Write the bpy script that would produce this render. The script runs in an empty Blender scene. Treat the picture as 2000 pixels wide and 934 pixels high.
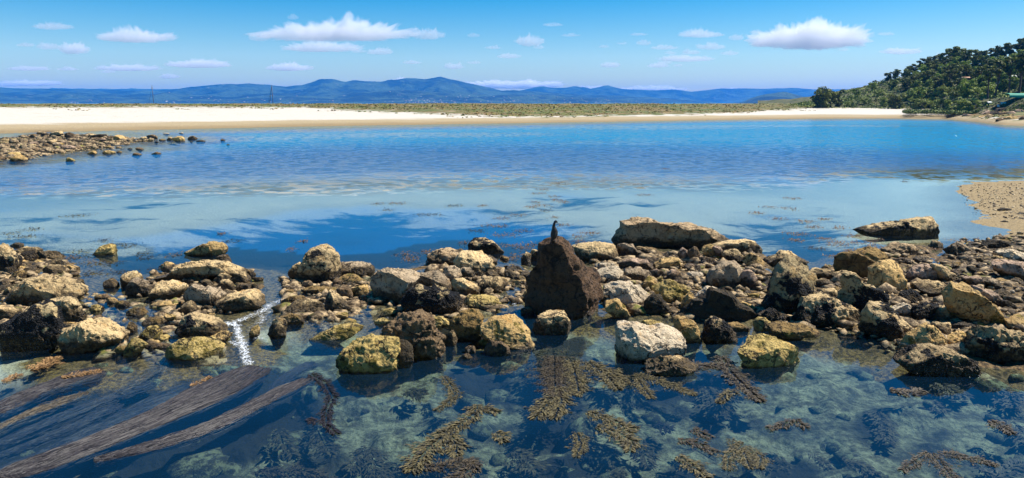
SKY_SAT = 1.87; RIPPLE = 1.05; SKY_STR = 0.076; SUN_E = 5.0; EXPO = 0.76; VB = 24
HAZE_COL = (0.015, 0.34, 1.0); HAZE_D = 8e-5
CLOUD_VOL = True; CLOUD_D = 0.0036
CLOUDS_ON = True; HILL_ON = True; TERRAIN_ON = True; MOUNT_ON = True; WATER_ON = True
WATER_TINT = (0.82, 0.93, 0.95); BODY_FORE = (0.006, 0.036, 0.080); BODY_NEAR = (0.006, 0.12, 0.33); BODY_FAR = (0.005, 0.19, 0.36); WATER_K = 0.55
import bpy, bmesh, math, random
import numpy as np
from mathutils import Vector, Matrix
R = math.radians
random.seed(7)
rng = np.random.default_rng(7)
S = bpy.context.scene
C = S.collection

# ---------------------------------------------------------------- camera
CAM_H = 5.0
FPX = 1333.3            # focal length in photo pixels (24 mm on a 36 mm frame)
TH = math.atan(267.0 / FPX)
cam = bpy.data.cameras.new('camera')
cam.lens = 24.0
cam.sensor_width = 36.0
cam.clip_start = 0.1
cam.clip_end = 300000.0
co = bpy.data.objects.new('camera', cam)
co.location = (0, 0, CAM_H)
co.rotation_euler = (R(90) - TH, 0, 0)
C.objects.link(co)
S.camera = co

def ray(px, py):
    u = (px - 1000.0) / FPX
    v = (467.0 - py) / FPX
    return np.array((u, math.cos(TH) + v * math.sin(TH), -math.sin(TH) + v * math.cos(TH)))

def ground(px, py, z=0.0):
    d = ray(px, py)
    t = (z - CAM_H) / d[2]
    return np.array((d[0] * t, d[1] * t, z))

def at_y(px, py, Y):
    d = ray(px, py)
    t = Y / d[1]
    return np.array((d[0] * t, Y, CAM_H + d[2] * t))

def to_px(X, Y, Z=0.0):
    zc = Z - CAM_H
    f = Y * math.cos(TH) - zc * math.sin(TH)
    up = Y * math.sin(TH) + zc * math.cos(TH)
    f = np.maximum(f, 1e-3)
    return 1000 + X / f * FPX, 467 - up / f * FPX

# ---------------------------------------------------------------- numpy noise
def _hash(ix, iy, iz, seed):
    h = (ix.astype(np.int64) * 374761393 + iy.astype(np.int64) * 668265263 + iz.astype(np.int64) * 2147483647 + seed * 974634777) & 0xffffffff
    h = ((h ^ (h >> 13)) * 1274126177) & 0xffffffff
    h = h ^ (h >> 16)
    return (h & 0xffff) / 65535.0

def vnoise(P, seed=0):
    F = np.floor(P); f = P - F
    w = f * f * f * (f * (f * 6 - 15) + 10)
    I = F.astype(np.int64)
    r = 0
    for dx in (0, 1):
        wx = w[:, 0] if dx else 1 - w[:, 0]
        for dy in (0, 1):
            wy = w[:, 1] if dy else 1 - w[:, 1]
            for dz in (0, 1):
                wz = w[:, 2] if dz else 1 - w[:, 2]
                r = r + wx * wy * wz * _hash(I[:, 0] + dx, I[:, 1] + dy, I[:, 2] + dz, seed)
    return r * 2 - 1

def fbm(P, octv=4, seed=0, gain=0.5):
    a, s, r = 1.0, 1.0, 0
    for o in range(octv):
        r = r + a * vnoise(P * s + o * 17.3, seed + o)
        a *= gain; s *= 2.03
    return r

def ridged(P, octv=4, seed=0, gain=0.5):
    a, s, r = 1.0, 1.0, 0
    for o in range(octv):
        r = r + a * (1 - 2 * np.abs(vnoise(P * s + o * 11.7, seed + o)))
        a *= gain; s *= 2.1
    return r

def sstep(a, b, x):
    t = np.clip((x - a) / (b - a), 0, 1)
    return t * t * (3 - 2 * t)

def poly_sd(poly, X, Y):
    """signed distance to a polygon, positive inside"""
    n = len(poly)
    d2 = np.full(X.shape, 1e18); ins = np.zeros(X.shape, bool)
    for i in range(n):
        ax, ay = poly[i]; bx, by = poly[(i + 1) % n]
        ex, ey = bx - ax, by - ay
        t = np.clip(((X - ax) * ex + (Y - ay) * ey) / (ex * ex + ey * ey + 1e-12), 0, 1)
        d2 = np.minimum(d2, (X - ax - t * ex) ** 2 + (Y - ay - t * ey) ** 2)
        c = ((ay > Y) != (by > Y)) & (X < (bx - ax) * (Y - ay) / (by - ay + 1e-12) + ax)
        ins ^= c
    return np.where(ins, 1, -1) * np.sqrt(d2)

def gpoly(s):
    return [tuple(ground(*map(float, p.split(',')))[:2]) for p in s.split()]

# ---------------------------------------------------------------- object helpers
def mesh_np(name, V, F, mat, parent=None, loc=None, smooth=True, attrs=None):
    V = np.asarray(V, np.float32)
    if loc is not None:
        V = V - np.asarray(loc, np.float32)
    me = bpy.data.meshes.new(name)
    F = np.asarray(F, np.int32)
    n, k = F.shape
    me.vertices.add(len(V)); me.vertices.foreach_set('co', V.ravel())
    me.loops.add(n * k); me.loops.foreach_set('vertex_index', F.ravel())
    me.polygons.add(n)
    me.polygons.foreach_set('loop_start', np.arange(0, n * k, k, dtype=np.int32))
    me.polygons.foreach_set('loop_total', np.full(n, k, np.int32))
    if smooth:
        me.polygons.foreach_set('use_smooth', np.ones(n, bool))
    for an, av in (attrs or {}).items():
        at = me.attributes.new(an, 'FLOAT', 'POINT'); at.data.foreach_set('value', np.asarray(av, np.float32))
    me.update(calc_edges=True)
    me.materials.append(mat)
    o = bpy.data.objects.new(name, me)
    C.objects.link(o)
    if parent is not None:
        o.parent = parent
    if loc is not None:
        o.location = loc
    return o

def thing(name, label, cat, loc=(0, 0, 0), group=None):
    o = bpy.data.objects.new(name, None); C.objects.link(o)
    o.location = loc; o['label'] = label; o['category'] = cat
    if group: o['group'] = group
    return o

def tag(o, label, cat, group=None):
    o['label'] = label; o['category'] = cat
    if group: o['group'] = group
    return o

def kind(o, k, label=None):
    o['kind'] = k
    if label: o['label'] = label
    return o

_ico = {}
def ico(sub):
    if sub not in _ico:
        bm = bmesh.new(); bmesh.ops.create_icosphere(bm, subdivisions=sub, radius=1.0)
        bm.verts.ensure_lookup_table()
        V = np.array([v.co[:] for v in bm.verts]); F = np.array([[v.index for v in f.verts] for f in bm.faces])
        bm.free(); _ico[sub] = (V / np.linalg.norm(V, axis=1)[:, None], F)
    return _ico[sub]

# ---------------------------------------------------------------- material helpers
class NT:
    def __init__(s, name):
        s.m = bpy.data.materials.new(name); s.m.use_nodes = True
        s.t = s.m.node_tree; s.t.nodes.clear()
        s.out = s.t.nodes.new('ShaderNodeOutputMaterial')
    def n(s, typ, **kw):
        nd = s.t.nodes.new(typ)
        ins = kw.pop('ins', {})
        for k, v in kw.items(): setattr(nd, k, v)
        for k, v in ins.items():
            if isinstance(v, bpy.types.NodeSocket): s.t.links.new(v, nd.inputs[k])
            else: nd.inputs[k].default_value = v
        return nd
    def link(s, a, b): s.t.links.new(a, b)
    def math(s, op, a, b=0.0, clamp=False):
        nd = s.n('ShaderNodeMath', operation=op, use_clamp=clamp, ins={0: a, 1: b}); return nd.outputs[0]
    def mix(s, f, a, b, bt='MIX'):
        nd = s.n('ShaderNodeMix', data_type='RGBA', blend_type=bt, ins={0: f, 6: a, 7: b}); return nd.outputs[2]
    def ss(s, x, a, b):
        nd = s.n('ShaderNodeMapRange', interpolation_type='SMOOTHSTEP', ins={0: x, 1: a, 2: b, 3: 0.0, 4: 1.0}); return nd.outputs[0]
    def noise(s, vec, sc, det=4, rough=0.55, dist=0.0):
        nd = s.n('ShaderNodeTexNoise', ins={'Vector': vec, 'Scale': sc, 'Detail': det, 'Roughness': rough, 'Distortion': dist}); return nd.outputs[0]
    def vor(s, vec, sc, feat='F1', out=0):
        nd = s.n('ShaderNodeTexVoronoi', feature=feat, ins={'Vector': vec, 'Scale': sc}); return nd.outputs[out]
    def attr(s, name):
        return s.n('ShaderNodeAttribute', attribute_name=name).outputs['Fac']
    def bump(s, h, strength, dist, normal=None):
        ins = {'Height': h, 'Strength': strength, 'Distance': dist}
        if normal is not None: ins['Normal'] = normal
        return s.n('ShaderNodeBump', ins=ins).outputs[0]
    def pos(s): return s.n('ShaderNodeNewGeometry').outputs['Position']
    def obj(s): return s.n('ShaderNodeTexCoord').outputs['Object']
    def scale(s, v, sc):
        return s.n('ShaderNodeMapping', ins={'Vector': v, 'Scale': sc}).outputs[0]
    def bsdf(s, col, rough=0.8, normal=None, spec=0.3, **kw):
        ins = {'Base Color': col, 'Roughness': rough, 'Specular IOR Level': spec}
        ins.update(kw)
        if normal is not None: ins['Normal'] = normal
        b = s.n('ShaderNodeBsdfPrincipled', ins=ins)
        s.link(b.outputs[0], s.out.inputs[0]); return b
    def z(s):
        return s.n('ShaderNodeSeparateXYZ', ins={0: s.pos()}).outputs[2]

def c4(*c): return (c[0], c[1], c[2], 1.0)

def rnd_off(t):
    oi = t.n('ShaderNodeObjectInfo').outputs['Random']
    v = t.n('ShaderNodeCombineXYZ', ins={0: t.math('MULTIPLY', oi, 57.0), 1: t.math('MULTIPLY', oi, 91.0), 2: t.math('MULTIPLY', oi, 33.0)}).outputs[0]
    return t.n('ShaderNodeVectorMath', operation='ADD', ins={0: t.obj(), 1: v}).outputs[0], oi
# ---------------------------------------------------------------- light and sky
SUN_AZ, SUN_EL = 75.0, 55.0        # degrees right of the view direction, above the horizon
w = bpy.data.worlds.new('World'); S.world = w; w.use_nodes = True
wt = w.node_tree; wt.nodes.clear()
sky = wt.nodes.new('ShaderNodeTexSky'); sky.sky_type = 'NISHITA'; sky.sun_disc = False
sky.sun_elevation = R(SUN_EL); sky.sun_rotation = R(SUN_AZ)
sky.altitude = 0; sky.air_density = 1.0; sky.dust_density = 0.3; sky.ozone_density = 2.5
hs = wt.nodes.new('ShaderNodeHueSaturation'); hs.inputs['Saturation'].default_value = SKY_SAT; hs.inputs['Hue'].default_value = 0.5
bg = wt.nodes.new('ShaderNodeBackground'); bg.inputs[1].default_value = SKY_STR
wo = wt.nodes.new('ShaderNodeOutputWorld')
wt.links.new(sky.outputs[0], hs.inputs['Color']); wt.links.new(hs.outputs[0], bg.inputs[0]); wt.links.new(bg.outputs[0], wo.inputs[0])

sl = bpy.data.lights.new('sun', 'SUN'); sl.energy = SUN_E; sl.angle = R(0.53); sl.color = (1.0, 0.95, 0.86)
so = bpy.data.objects.new('sun', sl); C.objects.link(so)
sd = Vector((math.sin(R(SUN_AZ)) * math.cos(R(SUN_EL)), math.cos(R(SUN_AZ)) * math.cos(R(SUN_EL)), math.sin(R(SUN_EL))))
so.rotation_euler = sd.to_track_quat('Z', 'Y').to_euler()
so.location = sd * 50

S.view_settings.view_transform = 'Standard'; S.view_settings.look = 'None'
S.view_settings.gamma = 1.0; S.view_settings.exposure = EXPO; S.view_settings.use_curve_mapping = False
S.render.engine = 'CYCLES'
cy = S.cycles
cy.use_denoising = True
cy.max_bounces = 8; cy.diffuse_bounces = 1; cy.glossy_bounces = 3; cy.transmission_bounces = 3
cy.transparent_max_bounces = 24; cy.volume_bounces = VB
cy.sample_clamp_indirect = 6.0
cy.caustics_reflective = False; cy.caustics_refractive = False
cy.use_adaptive_sampling = True; cy.adaptive_threshold = 0.015
cy.volume_step_rate = 4; cy.volume_max_steps = 64

# haze: one closed box of clear sea air round everything below the clouds
HB = 11500.0
t = NT('haze_air')
pv = t.n('ShaderNodeVolumePrincipled', ins={'Color': c4(*HAZE_COL), 'Density': HAZE_D, 'Anisotropy': 0.0})
t.link(pv.outputs[0], t.out.inputs[1])
hv = [(x, y, z) for z in (-9.0, 262.0) for x, y in ((-HB, -400), (HB, -400), (HB, HB), (-HB, HB))]
hf = [(0, 3, 2, 1), (4, 5, 6, 7), (0, 1, 5, 4), (1, 2, 6, 5), (2, 3, 7, 6), (3, 0, 4, 7)]
if HAZE_D > 0:
    kind(mesh_np('haze', hv, hf, t.m, smooth=False), 'stuff', 'pale blue sea air between the shore and the far mountains')

# ---------------------------------------------------------------- clouds
t = NT('cloud_vapour')
if CLOUD_VOL:
    pv = t.n('ShaderNodeVolumePrincipled', ins={'Color': c4(1, 1, 1), 'Density': CLOUD_D, 'Anisotropy': 0.1})
    t.link(pv.outputs[0], t.out.inputs[1])
cloud_mat = t.m
CLOUDS = [  # centre x, y, width, height (photo px), description
 (265,72,150,26,'long white cloud with two humps, lowest big cloud of the left sky'),
 (650,64,300,38,'widest long white cloud, high in the left half of the sky'),
 (835,67,66,22,'small bright cloud touching the right tip of the widest long cloud'),
 (630,93,158,20,'flat lumpy cloud just below the widest long cloud'),
 (742,101,52,14,'small puff right of the flat lumpy cloud'),
 (508,74,44,15,'ragged small cloud below the left tip of the widest long cloud'),
 (572,34,22,11,'tiny puff above the widest long cloud'),
 (103,52,78,13,'thin grey-white streak, highest cloud at the far left'),
 (145,95,58,26,'small cloud with a tall left hump at the far left'),
 (95,91,48,14,'faint veil left of the small cloud with a tall hump'),
 (50,88,36,8,'faintest small streak near the left edge of the sky'),
 (58,134,80,10,'low flat streak of cloud near the left edge'),
 (132,135,42,7,'faint dash of cloud right of the low flat streak'),
 (250,133,132,13,'long faint flat cloud above the left end of the hills'),
 (388,125,126,18,'bright flat cloud under the long two-humped cloud'),
 (565,132,92,15,'thin cloud with one raised puff above the left hills'),
 (331,150,40,9,'small dash of cloud under the bright flat cloud'),
 (60,163,120,12,'broken cloud bank resting on the hills at the far left'),
 (925,69,25,9,'tiny cloud right of the top cloud row, alone in blue sky'),
 (963,93,33,7,'tiny thin streak in the middle of the sky'),
 (993,110,46,10,'small bright flat cloud in the middle of the sky'),
 (887,130,38,13,'small round-topped cloud above the highest mountain'),
 (925,122,26,7,'tiny dash right of the round-topped cloud'),
 (805,122,36,7,'pair of thin dashes left of the round-topped cloud'),
 (1036,80,54,24,'upright fluffy cloud in the middle of the sky'),
 (1080,48,40,8,'thin dash of cloud high in the middle of the sky'),
 (1114,69,38,6,'faint dash of cloud below the high thin dash'),
 (1192,127,40,12,'small triangular cloud low over the right range'),
 (1180,91,22,7,'faint little puff above the triangular cloud'),
 (1247,67,34,7,'upper one of two small stacked clouds'),
 (1257,84,30,11,'lower and rounder one of two small stacked clouds'),
 (1368,67,88,15,'bright lens-shaped cloud left of the great oval cloud'),
 (1438,73,30,14,'small torn puff at the left tip of the great oval cloud'),
 (1388,91,54,14,'rounded small cloud under the lens-shaped cloud'),
 (1580,74,236,50,'great oval cloud with a bright cap over the right shore'),
 (1298,93,56,9,'thin cloud in the cluster left of the great oval cloud'),
 (1340,115,104,13,'long flat cloud at the bottom of the right cluster'),
 (1285,128,42,10,'small flat cloud below the long flat one of the cluster'),
 (1349,102,36,9,'small puff between the thin and the long flat cloud'),
 (1425,104,33,10,'small puff right of the long flat cloud'),
 (1324,128,20,6,'tiny puff right of the lowest cloud of the cluster'),
 (1760,100,80,14,'twin-humped cloud above the wooded hill'),
 (1646,97,22,7,'tiny puff under the great oval cloud'),
 (1730,66,34,8,'faint veil right of the great oval cloud'),
 (1850,106,44,10,'small cloud peeking out behind the treetops of the hill'),
 (1000,166,200,17,'white cloud bank along the crest right of the highest mountain'),
 (1275,174,140,11,'white cloud bank low behind the blue range at the right'),
 (785,158,46,11,'puff rising behind the highest mountain'),
 (1160,171,70,7,'small low cloud between the two white banks'),
 (700,100,30,8,'small puff between the flat lumpy cloud and its right puff'),
 (590,55,34,9,'ragged puff at the upper edge of the widest long cloud'),
 (1010,80,16,8,'tiny puff left of the upright fluffy cloud'),
 (1052,92,22,9,'little puff under the right side of the upright fluffy cloud'),
 (1310,103,24,7,'tiny puff left of the one between the thin and long flat cloud'),
 (1300,122,26,6,'flat wisp just under the left end of the long flat cloud'),
 (212,140,30,6,'faint wisp left under the long faint flat cloud'),
 (20,165,60,9,'pale bank touching the hills at the left edge'),
 (1215,85,20,6,'faint dot of cloud left of the stacked pair'),
 (1475,62,22,7,'tiny torn puff above the left tip of the great oval cloud'),
 (1440,175,60,6,'thin low cloud above the bluest range at the right'),
]
def build_cloud(i, cx, cy_, wd, ht, label):
    el = (200 - cy_) / FPX
    base = 1300.0
    elb = (200 - (cy_ + ht * 0.5)) / FPX
    D = min(base / max(elb, 0.02), 60000.0)
    P = np.array(at_y(cx, cy_, D)); 
    k = D / FPX
    a, c = wd * 0.5 * k, ht * 0.5 * k
    b = max(c * 0.9, min(a * 0.3, c * 1.6))
    V, F = ico(6 if wd > 40 else 5 if wd > 22 else 4)
    s = V.copy()
    P0 = s * np.array((a, b, c))
    def bil(f, sd): return np.abs(vnoise(P0 / (c * f) + i * 7.1 + sd, i + sd)) ** 0.8
    B = 0.38 * bil(1.6, 1) + 0.36 * bil(0.75, 2) + 0.44 * bil(0.36, 3) + 0.36 * bil(0.18, 4) + 0.16 * bil(0.09, 5) - .20
    lob = vnoise(np.stack([P0[:, 0] / (c * 1.9) + i * 9, P0[:, 1] / (c * 4), P0[:, 2] * 0], 1), i + 7)
    top = sstep(-0.30, 0.15, s[:, 2])
    env = 1 - 0.35 * np.abs(s[:, 0]) ** 2
    Q = s.copy()
    Q[:, 0] = s[:, 0] * (0.86 + 0.30 * B)
    Q[:, 1] = s[:, 1] * (0.6 + 0.8 * B)
    Q[:, 2] = np.where(s[:, 2] > 0, np.abs(s[:, 2]) ** 0.62 * (0.22 + 1.35 * B) * (1 + 0.30 * lob) * env, s[:, 2] * (0.42 + 0.35 * B)) - 0.12
    V2 = Q * np.array((a, b, c * 1.2)) + P
    o = mesh_np('cloud', V2, F, cloud_mat, loc=P)
    tag(o, label, 'cloud', 'fair weather clouds over the bay')
if CLOUDS_ON:
    for i, q in enumerate(CLOUDS): build_cloud(i, *q)
# ---------------------------------------------------------------- terrain: seabed, beach and dunes, spit, hill, mountains
# shoreline of the beach as distance from the viewer's foot, by bearing (given as photo column)
_sx = [-600, 0, 400, 800, 1000, 1200, 1400, 1600, 1750, 1850, 1900, 1960, 2100, 2700]
_sy = [249, 247.5, 245.5, 242, 239.5, 236, 232, 228, 226.5, 227, 230, 235, 238, 240]
def shore_D(px): return 5 * FPX / (np.interp(px, _sx, _sy) - 200)
_vx = [-600, 0, 300, 600, 700, 850, 1000, 1300, 1450, 1560, 1700, 1820, 1860, 2500]
_vz = [3.6, 3.55, 3.45, 3.3, 2.6, 1.9, 1.15, 1.25, 1.7, 2.6, 3.0, 2.8, 1.0, 1.0]

SPIT = gpoly('1915,356 1880,364 1868,374 1884,388 1912,404 1934,424 1936,430 1904,436 1908,442 1950,450 1962,459 1930,468 1890,474 1860,482 1960,520 2400,520 2700,440 2700,352 2100,351')
BANK = [(gpoly('1150,492 1230,482 1400,492 1490,495 1505,520 1600,530 1650,505 1700,486 1800,478 1850,500 1900,480 2400,470 2500,760 1900,716 1790,690 1700,655 1480,626 1340,625 1180,608'), 0.02, 0.3),
        (gpoly('830,520 900,500 1010,520 1040,560 1030,580 940,600 880,640 800,640 720,590 700,560'), -0.02, 0.25),
        (gpoly('-300,470 0,490 130,505 150,540 160,590 100,600 0,640 -300,700'), -0.01, 0.25),
        (gpoly('290,540 380,520 490,530 510,580 480,610 400,640 340,600 280,580'), -0.02, 0.2),
        (gpoly('560,540 700,530 720,600 640,620 540,600'), -0.05, 0.2),
        (gpoly('160,570 290,570 380,640 430,690 300,700 180,700 150,640'), -0.12, 0.2)]
REEF = gpoly('-700,285 0,268 90,258 220,262 260,272 300,268 330,272 300,279 235,284 230,294 100,305 60,312 -20,320 -700,345')

# weed beds on the lagoon floor (outlines on the ground; colour of what grows there)
WEEDS = [gpoly(s) for s in (
 '-300,462 0,452 110,447 260,455 360,440 430,430 520,412 600,402 700,396 790,397 840,402 880,398 980,398 1010,420 1090,430 1180,440 1210,470 1180,520 1000,560 700,580 400,600 0,640 -300,640',
 '-100,408 40,405 120,404 30,416 -100,424', '225,380 310,379 305,385 230,386', '128,418 200,416 190,425 140,427',
 '1420,430 1500,410 1560,418 1640,428 1700,440 1690,470 1760,488 1700,520 1560,540 1480,520 1440,490',
 '1540,398 1580,396 1570,402', '1520,338 1580,338 1570,342', '1820,470 1870,465 1900,480 1850,520',
 '1040,376 1100,374 1180,384 1170,392 1060,392', '1240,380 1280,380 1270,385')]
def weed_mask(X, Y):
    m = np.full(X.shape, -50.0)
    for p in WEEDS: m = np.maximum(m, poly_sd(p, X, Y) * 0.6)
    return m

def seabed_z(X, Y):
    r = np.hypot(X, Y)
    px, py = to_px(X, np.maximum(Y, 1.0))
    P = np.stack([X, Y, np.zeros_like(X)], 1)
    z = -0.38 - 0.12 * sstep(14.5, 11, r) - 0.55 * sstep(-1.0, 1.5, weed_mask(X, Y)) * sstep(15.5, 18, r) - 0.75 * sstep(38, 52, r) - 0.6 * sstep(60, 110, r)
    z = z + 0.16 * fbm(P * 0.7, 3, 5) * sstep(60, 10, r) * .6 + 0.16 * np.maximum(0, fbm(P * 1.9, 3, 9)) * sstep(22, 12, r)
    D0 = shore_D(px)
    u = r - D0
    zb = np.where(u > 0, 3.75 * (1 - np.exp(-u / 48.0)), u * 0.05)
    pl = sstep(70, 140, u)
    hum = fbm(P * np.array((0.05, 0.09, 1)), 4, 21)
    zb = zb + pl * (0.25 + 0.35 * hum) + 0.06 * fbm(P * 0.25, 3, 31) * sstep(0, 20, u)
    zb = zb - sstep(520, 700, r) * 8.0
    z = np.where(u > -60, np.maximum(z, zb), z)
    for poly, top, sl in BANK:
        sd_ = poly_sd(poly, X, Y)
        zz = np.minimum(top, sd_ * sl) + 0.05 * fbm(P * 2.3, 3, 41)
        z = np.maximum(z, np.where(sd_ > -2.5, zz, -9))
    sp = poly_sd(SPIT, X, Y) + 0.45 * fbm(P * 0.55, 4, 51)
    zz = np.where(sp > 0, np.minimum(0.30, sp * 0.05), sp * 0.10) + 0.012 * fbm(P * 3.0, 3, 52)
    z = np.maximum(z, np.where(sp > -12, zz, -9))
    rf = poly_sd(REEF, X, Y) + 1.2 * fbm(P * 0.3, 3, 61)
    z = np.maximum(z, np.where(rf > -15, np.minimum(0.0, rf * 0.12 - .25), -9))
    return z

def polar(r0, r1, nr, a0, a1, na):
    rr = np.geomspace(r0, r1, nr); aa = np.linspace(R(a0), R(a1), na)
    RR, AA = np.meshgrid(rr, aa, indexing='ij')
    X, Y = (RR * np.sin(AA)).ravel(), (RR * np.cos(AA)).ravel()
    i = np.arange((nr - 1) * na).reshape(nr - 1, na)[:, :-1].ravel()
    return X, Y, np.stack([i, i + 1, i + na + 1, i + na], 1)

DARK = ['-300,700 100,705 300,700 620,700 640,760 560,800 420,900 300,1000 -300,1000', '1030,630 1140,640 1140,760 1080,830 1030,780', '860,690 1000,700 1010,740 900,760', '1190,700 1420,690 1440,740 1290,750', '1050,850 1150,830 1200,934 1050,934', '1300,860 1380,850 1400,934 1290,934', '1650,790 1720,760 1760,800 1700,830', '1490,830 1600,850 1620,934 1500,934', '780,860 840,840 900,934 760,934']  # dark bed patches; the one below the tower paints in its reflection
if TERRAIN_ON:
    # seabed near
    X, Y, F = polar(2.5, 62, 420, -62, 62, 520)
    Z = seabed_z(X, Y)
    P3 = np.stack([X, Y, Z * 0], 1)
    wm = weed_mask(X, Y)
    rub = np.zeros_like(X)
    for poly, top, sl in BANK: rub = np.maximum(rub, sstep(-1.4, 0.0, poly_sd(poly, X, Y)))
    sp = sstep(-3, 0.0, poly_sd(SPIT, X, Y)) * (1 - sstep(-.2, .6, poly_sd(BANK[0][0], X, Y)))
    near = sstep(16.5, 14.5, np.hypot(X, Y))
    dk_ = np.zeros_like(X)
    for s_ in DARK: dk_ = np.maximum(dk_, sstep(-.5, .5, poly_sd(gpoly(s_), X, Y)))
    fri_ = np.zeros_like(X)
    for poly, top, sl in BANK: fri_ = np.maximum(fri_, sstep(-2.0, -0.3, poly_sd(poly, X, Y)))
    t = NT('seabed_mat')
    p = t.pos(); z = t.z()
    n1 = t.noise(p, 0.8, 7, 0.66, 0.15); n2 = t.noise(t.scale(p, (1.0, 1.5, 1)), 3.2, 9, 0.74, 0.15); n3 = t.noise(p, 14, 6, 0.7)
    n4 = t.noise(t.scale(p, (1, 2.0, 1)), 0.33, 4, 0.6, 0.5)
    sand = t.mix(n3, c4(0.54, 0.48, 0.32), c4(0.66, 0.59, 0.41))
    spitc = t.mix(t.ss(t.noise(p, 7, 6, 0.75, 0.3), 0.40, 0.62), c4(0.33, 0.24, 0.11), c4(0.20, 0.14, 0.065))
    spitc = t.mix(t.ss(t.noise(p, 30, 3, 0.6), 0.60, 0.68), spitc, c4(0.12, 0.09, 0.06))
    col = t.mix(t.attr('spit'), sand, spitc)
    # lagoon weed
    wn = t.math('ADD', t.attr('weed'), t.math('MULTIPLY', t.math('SUBTRACT', t.noise(t.scale(p, (0.5, 1.2, 1)), 0.60, 7, 0.66, 0.15), 0.5), 10.0))
    weedc = t.mix(n3, c4(0.012, 0.014, 0.006), c4(0.05, 0.04, 0.015))
    col = t.mix(t.math('MULTIPLY', t.ss(wn, -0.5, 1.1), t.math('SUBTRACT', 1.0, t.attr('spit'))), col, weedc)
    # pool in front of the bank: sand showing between weedy stones
    pool = t.mix(t.ss(n2, 0.38, 0.60), c4(0.07, 0.07, 0.04), c4(0.28, 0.30, 0.18))
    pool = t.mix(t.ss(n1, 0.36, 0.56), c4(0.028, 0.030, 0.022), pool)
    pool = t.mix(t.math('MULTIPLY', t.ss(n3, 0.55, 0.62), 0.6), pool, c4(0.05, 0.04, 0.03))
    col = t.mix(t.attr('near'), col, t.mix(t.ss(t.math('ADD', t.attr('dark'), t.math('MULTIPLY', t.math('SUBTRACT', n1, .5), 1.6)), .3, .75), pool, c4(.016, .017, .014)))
    rubc = t.mix(t.ss(t.noise(p, 9, 6, 0.7), 0.4, 0.62), c4(0.025, 0.018, 0.009), c4(0.22, 0.14, 0.055))
    fri = t.math('ADD', t.attr('fringe'), t.math('MULTIPLY', t.math('SUBTRACT', t.noise(p, 1.1, 6, .65), .5), 1.6))
    col = t.mix(t.ss(fri, .45, .7), col, t.mix(t.ss(n3, .42, .6), c4(.05, .03, .008), c4(.34, .22, .05)))
    col = t.mix(t.attr('rubble'), col, rubc)
    bh = t.math('ADD', n3, t.math('MULTIPLY', t.vor(p, 9), 0.6))
    nb = t.bump(bh, 0.9, 0.06)
    t.bsdf(col, 0.85, nb)
    seabed = kind(mesh_np('seabed', np.stack([X, Y, Z], 1), F, t.m, attrs={'fringe': fri_, 'dark': dk_, 'weed': wm, 'rubble': rub, 'spit': sp, 'near': near}), 'structure')

    # beach and dunes far
    X, Y, F = polar(60, 2600, 420, -60, 60, 620)
    Z = seabed_z(X, Y)
    Z = np.where(np.hypot(X, Y) < 62, Z - 0.02, Z)
    px, py = to_px(X, Y)
    veg = (Z - np.interp(px, _vx, _vz))
    veg[np.hypot(X, Y) - shore_D(px) < 5] = -3
    t = NT('beach_mat')
    p = t.pos(); z = t.z()
    n1 = t.noise(t.scale(p, (0.25, 1.0, 1)), 0.22, 6, 0.6); n2 = t.noise(p, 1.3, 5, 0.65)
    zz = t.math('ADD', z, t.math('MULTIPLY', t.math('SUBTRACT', n1, 0.5), 0.7))
    wet = c4(0.25, 0.18, 0.085); mid = c4(0.35, 0.27, 0.15); dry = t.mix(n2, c4(0.48, 0.43, 0.35), c4(0.58, 0.53, 0.45))
    col = t.mix(t.ss(zz, 0.1, 0.7), wet, mid)
    col = t.mix(t.ss(zz, 0.85, 1.15), col, dry)
    col = t.mix(t.math('MULTIPLY', t.ss(t.noise(t.scale(p, (0.12, 1.0, 1)), 0.9, 5, 0.7), 0.60, 0.66), t.ss(zz, 1.4, 1.9)), col, c4(0.30, 0.22, 0.12))
    col = t.mix(t.ss(z, -0.12, -0.02), c4(0.34, 0.29, 0.17), col)
    col = t.mix(t.attr('reef'), col, t.mix(n2, c4(.03, .022, .012), c4(.2, .13, .06)))
    vn = t.math('ADD', t.attr('veg'), t.math('MULTIPLY', t.math('SUBTRACT', t.noise(t.scale(p, (0.5, 1.0, 1)), 0.35, 6, 0.68), 0.5), 2.8))
    vc = t.mix(t.ss(t.noise(t.scale(p, (0.4, 1, 1)), 0.16, 5, 0.65), 0.42, 0.6), c4(0.09, 0.12, 0.02), c4(0.20, 0.12, 0.04))
    vc = t.mix(t.ss(t.noise(p, 1.6, 4, 0.6), 0.5, 0.64), vc, c4(0.03, 0.045, 0.012))
    vc = t.mix(t.ss(t.noise(t.scale(p, (0.5, 1, 1)), 0.5, 4, 0.6), 0.56, 0.66), vc, c4(0.36, 0.27, 0.16))
    col = t.mix(t.ss(vn, -0.1, 0.12), col, vc)
    t.bsdf(col, 0.9, t.bump(t.noise(p, 0.8, 6, 0.7), 0.6, 0.5))
    beach = kind(mesh_np('sand_beach', np.stack([X, Y, Z], 1), F, t.m, attrs={'veg': veg, 'reef': sstep(-3, 1, poly_sd(REEF, X, Y))}), 'structure')

    # dune grass: low tufts, nobody could count them
    gm = NT('dune_grass_mat')
    rr_ = gm.noise(gm.pos(), 0.12, 4, 0.6)
    gm.bsdf(gm.mix(gm.ss(rr_, 0.4, 0.6), c4(0.12, 0.14, 0.025), c4(0.24, 0.17, 0.06)), 0.9)
    a = np.radians(rng.uniform(-39, 36, 60000)); r = rng.uniform(165, 420, 60000)
    x, y = r * np.sin(a), r * np.cos(a)
    zt = seabed_z(x, y); qx, qy = to_px(x, y)
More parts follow.
